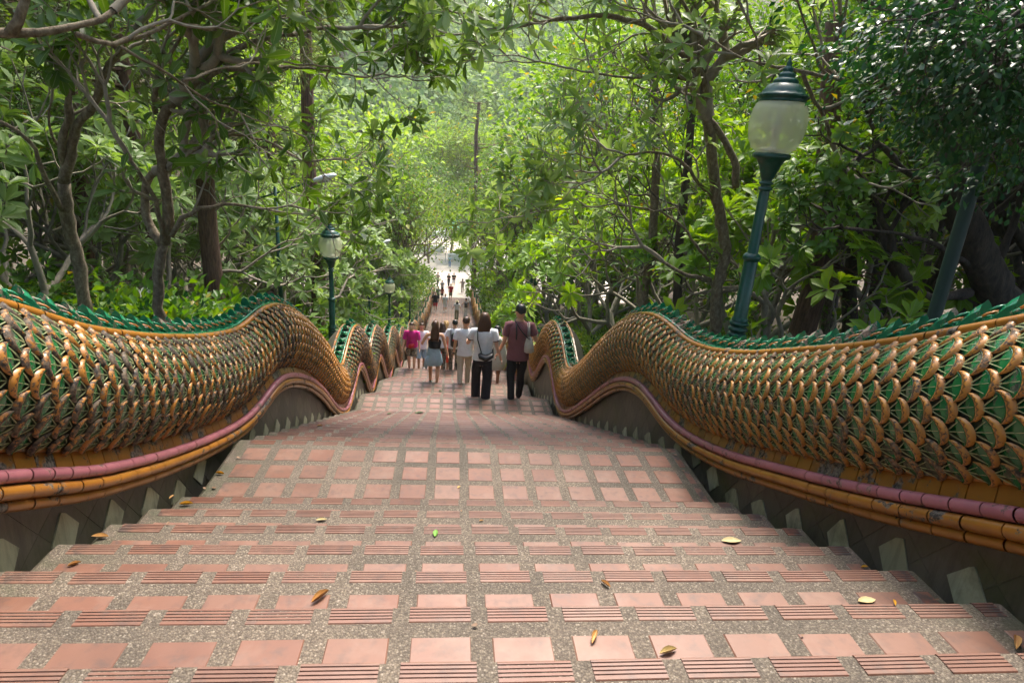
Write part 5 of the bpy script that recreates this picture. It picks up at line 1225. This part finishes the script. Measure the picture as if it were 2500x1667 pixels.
person('woman', .66, 11.0, -2.71, 1.80, 0, 'woman in white ringer tee and dark wide trousers with black sling bag', wht, .58, 'wide', nav, 'bob', HM, SK_A, WSH, .085, 1, 0, {-1: ((.05, .03, -.14), (.0, .12, .0)), 1: ((.035, -.01, -.16), (.05, .03, -.135))}, .5, extras=[('sleeve_trim', TRIM, trims), ('sling_bag', BLK, sling)])
person('girl', -.33, 13.95, -3.64, 1.64, 0, 'long-haired woman in black strapless top, pale denim shirt tied at her waist', tub, 0, 'wrap', ltb, 'long', HM, SK_B, GSH, .09, 1, 0, {-1: ((.07, -.02, -.13), (.0, .1, -.04)), 1: ((.04, .0, -.16), (.045, .0, -.145))}, top_style='strap')
person('boy', .4, 13.95, -3.64, 1.77, 0, 'young man in white tee and beige trousers with black wristband', wht, .66, 'trousers', bei, 'crop', HB, SK_B, DSH, .085, -1, 0, {-1: ((.025, -.01, -.165), (.015, -.0, -.145)), 1: ((.02, 0, -.165), (.0, .03, -.14))}, .47, extras=[('wristband', BLK, wristband)])
person('hiker', .18, 18.2, -4.96, 1.73, 0, 'man in white tee carrying a dark backpack, patterned trousers', wht, .6, 'trousers', cam_, 'crop', HK, SK_A, DSH, .02, 1, 0, None, .48, extras=[('backpack', BLK, backpack), ('backpack_tag', RED, logo)])
person('orange', -.1, 19.1, -5.27, 1.72, 0, 'woman in vermilion dress with blond hair, ahead of the backpack man', org, .7, 'skirt', org, 'ponytail', HL, SK_B, BLK, .03, 1, 0, None, .5, cut=.2)
person('pink', -1.13, 18.15, -4.96, 1.64, math.pi - .1, 'woman in hot pink tee and leopard shorts climbing with red bag', pnk, .8, 'shorts', leo, 'short', HB, SK_A, WSH, .05, 1, .0, {-1: ((.03, .02, -.16), (.02, .05, -.13)), 1: ((.03, .02, -.16), (.02, .05, -.13))}, .52, face=True, cut=.33, lean=.04, extras=[('shoulder_bag', RDL, bag_red), ('bag_strap', RDL, lambda b, H, e, w: b.tube([np.array(q) * H for q in ((.04, .1, .58), (0, .095, .7), (-.05, .07, .81), (-.056, .02, .85))], .005 * H, 6)), ('sunglasses', GSL, sunglasses)])
person('m8', -.86, 18.75, -5.12, 1.58, math.pi + .1, 'man in white tee and sky-blue shorts climbing behind the pink-shirted woman', wht, .6, 'shorts', ltx, 'crop', HB, SK_B, gry, .05, -1, 0, None, .47, face=True, cut=.27)
person('p9', -.21, 18.4, -4.96, 1.56, .2, 'dark-haired walker in white tee half hidden by the long-haired woman', wht, .6, 'trousers', cam_, 'bob', HB, SK_A, DSH, .04, 1, 0, None, .5)
person('poncho', 1.18, 14.3, -3.77, 1.6, 0, 'black-haired person in a wide cream poncho ahead of the couple', crm, 0, 'shorts', gry, 'crop', HK, SK_C, BLK, .04, 1, 0, {-1: ((.02, .03, -.15), (-.03, .1, -.02)), 1: ((.02, .03, -.15), (-.03, .1, -.02))}, top_style='poncho', cut=.3, extras=[('knee_brace', KNB, knee)])
F_ = dict(detail=False)
person('hat', .55, 46.5, -11.65, 1.52, 0, 'woman in straw hat, white top and sage trousers descending', wht, .6, 'wide', sage, 'long', HK, SK_B, DSH, .05, 1, 0, {-1: ((.06, 0, -.15), (.06, 0, -.13)), 1: ((.06, 0, -.15), (.06, 0, -.13))}, .52, extras=[('straw_hat', STR, hatx)], **F_)
person('bp2', 1.31, 48.8, -12.1, 1.58, 0, 'bare-armed walker with black backpack and white trousers, far right', tan, .1, 'wide', wht, 'crop', HK, SK_B, DSH, .06, 1, 0, {-1: ((.09, 0, -.12), (-.03, .05, -.08)), 1: ((.03, 0, -.16), (.02, 0, -.14))}, extras=[('backpack', BLK, backpack)], **F_)
person('bt', -1.25, 50.7, -12.25, 1.68, math.pi, 'man in black tee and red shorts climbing along the left wall', bkt, .9, 'shorts', red, 'short', HB, SK_A, BLK, .06, 1, 0, {-1: ((.05, .02, -.16), (.02, .08, -.1)), 1: ((.05, .02, -.16), (.02, .08, -.1))}, .46, slim=1.15, cut=.27, face=True, **F_)
person('bb', -.42, 50.8, -12.3, 1.55, math.pi, 'climber in pale tee and white shorts with backpack straps', wht, .7, 'shorts', wht, 'short', HB, SK_B, WSH, .06, -1, 0, None, .48, cut=.28, face=True, extras=[('backpack', ltx, backpack), ('cap', STR, capx)], **F_)
person('rt', .02, 60.4, -13.78, 1.65, math.pi, 'man in red tee and khaki shorts climbing', red, .6, 'shorts', khk, 'crop', HB, SK_A, DSH, .06, 1, 0, None, .5, cut=.26, face=True, **F_)
person('rv', -.82, 60.0, -13.7, 1.3, 0, 'dark-haired woman in rust vest beyond the black-shirted man', rst, .3, 'shorts', blk, 'long', HK, SK_C, DSH, .04, 1, 0, None, .5, **F_)
person('gy', -1.2, 58.5, -13.45, 1.45, math.pi, 'grey-shirted climber just above the black-shirted man', gry, .6, 'trousers', blk, 'crop', HK, SK_B, DSH, .05, 1, 0, None, .5, face=True, **F_)
person('p18', -.94, 66.6, -14.75, 1.5, math.pi, 'grey-green dressed climber at the plaza edge', gry, .6, 'trousers', khk, 'crop', HB, SK_B, DSH, .05, 1, 0, {-1: ((.03, .05, -.13), (-.05, .1, 0)), 1: ((.03, .05, -.13), (-.05, .1, 0))}, .5, **F_)
person('p19', -1.53, 69.7, -14.75, 1.71, -.5, 'man in dusty pink tee with shoulder bag striding on the plaza', lpk, .6, 'trousers', blk, 'crop', HB, SK_B, DSH, .11, 1, 0, {-1: ((.07, 0, -.13), (-.03, .08, -.06)), 1: ((.07, 0, -.13), (-.03, .08, -.06))}, .5, extras=[('shoulder_bag', BLK, crossbag(-1, -1))], **F_)
person('p20', -.26, 70.0, -14.75, 1.55, math.pi - .3, 'woman in black tee with folded arms on the plaza', bkt, .6, 'trousers', blk, 'long', HB, SK_A, DSH, .06, 1, 0, {-1: ((.02, .03, -.14), (-.1, .08, .01)), 1: ((.02, .03, -.14), (-.1, .08, .01))}, .5, face=True, **F_)
person('p21', .33, 70.2, -14.75, 1.6, math.pi, 'man in black tee and white shorts on the plaza', bkt, .6, 'shorts', wht, 'crop', HB, SK_A, WSH, .06, -1, 0, {-1: ((.02, .03, -.14), (-.1, .08, .01)), 1: ((.02, .03, -.14), (-.1, .08, .01))}, .5, slim=1.15, cut=.28, face=True, **F_)
person('p22', 1.31, 67.3, -14.75, 1.6, 0, 'woman in tan clothes with long dark hair crossing the plaza', tan, .5, 'trousers', tan, 'ponytail', HK, SK_B, DSH, .06, 1, 0, {-1: ((.06, .02, -.12), (.06, .06, .04)), 1: ((.06, .02, -.12), (.06, .06, .04))}, .5, **F_)
person('p23', -2.21, 70.3, -14.75, 1.45, math.pi, 'figure in white top and yellow skirt at the left of the plaza', wht, .6, 'skirt', yel, 'short', HK, SK_B, DSH, .03, 1, 0, None, .5, **F_)
person('p24', -.25, 81.0, -14.75, 1.55, 0, 'figure in blue clothes under the trees across the plaza', ltx, .6, 'trousers', C('blue_trousers', (.1, .2, .45)), 'short', HK, SK_B, DSH, .05, 1, 0, None, .5, **F_)

# ------------------------------------------------------------------ fallen leaves
def dry(name, c, c2):
    m = mat(name, c, .6); L(m, ramp(m, noise(m, 30, 4), [(.35, c), (.65, c2)]), base_in(m)); return m
DRY = dry('dry_tan_leaf', (.5, .3, .1), (.4, .2, .06)); DRYB = dry('dry_pale_leaf', (.55, .45, .22), (.45, .34, .15)); GLF = dry('fresh_green_leaf', (.14, .3, .03), (.1, .24, .02)); GYL = dry('grey_green_leaf', (.2, .24, .12), (.14, .17, .09)); YLW = dry('yellow_leaf', (.6, .36, .02), (.5, .25, .02))
def fallen(x, y, z, ln, rz, m_, curl, label, tilt=0., wd=.24):
    st = [0, .12, .35, .6, .85, 1]; w_ = [.02, .5, .95, 1, .55, .03]; b = MB(); vs = []; fs = []
    for a, ww in zip(st, w_):
        for q in (-1, -.5, 0, .5, 1): vs.append(((a - .5) * ln, q * ww * wd * ln * (1 - .45 * curl), ln * (.1 * curl * (2 * a - 1) ** 2 + .3 * curl * q * q * ww + .03)))
    for i in range(5):
        for j in range(4): fs.append((i * 5 + j, i * 5 + j + 5, i * 5 + j + 6, i * 5 + j + 1))
    b.add(vs, fs); k = len(vs); b.add([(p, q, r - .0012) for p, q, r in vs], [f[::-1] for f in fs]); me = b.mesh('fallen_leaf', m_, True)
    o = link('fallen_leaf', me); o.location = (x, y, z + .004); o.rotation_euler = (tilt, 0, rz); tag(o, label, 'fallen leaf', 'fallen leaves on the stairs')
def tz(y):
    for a, b_, z, kd, s_ in TREADS:
        if a <= y < b_: return z
def hit(u, v):
    d = CF + CR * (u - 1250) / FPX - CU * (v - 833.5) / FPX
    for a, b_, z, kd, s_ in TREADS:
        t = (z - CAM[2]) / d[2]; p = CAM + d * t
        if a - .01 <= p[1] < b_: return p
    return None
FL = [(1063, 1303, .075, 1.5, GLF, .25, 'fresh green leaf lying alone in the middle of a step'), (785, 1271, .075, .1, DRYB, .5, 'pale curled leaf left of the green leaf'), (782, 1462, .1, .9, DRY, 1., 'narrow curled brown leaf on the second visible step'),
      (537, 1158, .085, -.2, YLW, .9, 'golden curled leaf at the left end of the first landing'), (455, 1233, .1, .1, YLW, .8, 'golden leaf against the left step end'), (420, 1215, .06, 1.3, DRY, .7, 'small tan leaf by the left wall below the landing'),
      (245, 1313, .1, .0, DRY, .6, 'tan leaf on the left end of a step beside the slate'), (182, 1380, .06, .6, DRY, .9, 'small tan leaf on the lowest left step'), (2115, 1468, .1, .1, DRYB, .2, 'broad straw-coloured leaf near the right wall'),
      (2182, 1474, .04, 1.2, YLW, 1., 'tiny yellow husk beside the broad straw leaf'), (1450, 1560, .075, 1.1, DRY, 1., 'rolled brown leaf on the lowest right-centre tile'), (1630, 1595, .08, .3, DRYB, .9, 'crumpled pale leaf below the rolled brown one'),
      (1478, 1428, .06, 2.2, DRY, .8, 'thin tan leaf on the pebble band'), (1175, 1272, .035, .3, DRY, .6, 'tiny brown fragment right of the green leaf'), (1785, 1323, .14, 0., DRYB, .3, 'long pale leaf lying flat near the right end of a step'),
      (2110, 1386, .05, .1, YLW, .7, 'orange leaf scrap where a step meets the right wall'), (1075, 955, .15, -.9, GYL, .5, 'grey-green leaf on the third landing'), (1023, 1010, .2, .35, GYL, .6, 'large grey-green leaf on the second landing'), (950, 1011, .1, .3, GYL, .6, 'small olive leaf left of the large one on the second landing'),
      (1110, 954, .08, 1., DRYB, .5, 'pale leaf scrap right of the grey-green one'), (2478, 1575, .1, .8, DRY, 1., 'dark torn leaf in the lower right corner'), (780, 1040, .08, .2, DRY, .6, 'tan leaf by the left wall near the second landing'), (1120, 1190, .05, 1., DRY, .4, 'dry stalk on the first landing')]
for (u, v_, ln, rz, m_, cu, lb) in FL:
    p = hit(u, v_)
    if p is None: continue
    fallen(float(p[0]), float(p[1]), float(p[2]), ln * .78, rz, m_, cu, lb)

# litter gathered along the foot of the walls and in the step corners
rng = np.random.default_rng(91); P, D, U, Ln = [], [], [], []
for (y0, y1, z, kd, sec) in TREADS:
    if y1 < .5 or y1 > 19: continue
    for s_ in (-1, 1):
        for k in range(int(rng.integers(2, 7)) * (2 if kd == 'landing' else 1)):
            xx = CW + s_ * (W - .03 - abs(rng.normal()) * .09); yy = y0 + .01 + abs(rng.normal()) * .06 if kd == 'tread' else rng.uniform(y0, y1)
            P.append((xx, min(yy, y1 - .01), z + .008)); D.append((rng.normal(), rng.normal(), .05)); U.append((rng.normal() * .3, rng.normal() * .3, 1)); Ln.append(rng.uniform(.012, .045))
    for k in range(3): P.append((rng.uniform(XL, XR), rng.uniform(y0, y1), z + .008)); D.append((rng.normal(), rng.normal(), .02)); U.append((rng.normal() * .2, rng.normal() * .2, 1)); Ln.append(rng.uniform(.008, .025))
Ln = np.array(Ln); tag(link('leaf_litter', leaf_mesh('leaf_litter', np.array(P), np.array(D), np.array(U, float), Ln, Ln * .3, dry('brown_litter', (.24, .13, .06), (.13, .075, .04)), True, droop=-.1)), kind='stuff')

# ------------------------------------------------------------------ air
hz_ = bpy.data.materials.new('air_haze'); hz_.use_nodes = True; t_ = hz_.node_tree; t_.nodes.remove(t_.nodes['Principled BSDF'])
pv = t_.nodes.new('ShaderNodeVolumePrincipled'); pv.inputs['Color'].default_value = (.95, .98, .93, 1); pv.inputs['Density'].default_value = HAZE; pv.inputs['Anisotropy'].default_value = .2
t_.links.new(pv.outputs[0], t_.nodes['Material Output'].inputs['Volume'])
if HAZE > 0:
    hzo = MB().box(-620, 620, -320, 1520, -60, 105).build('haze', hz_); tag(hzo, kind='stuff')
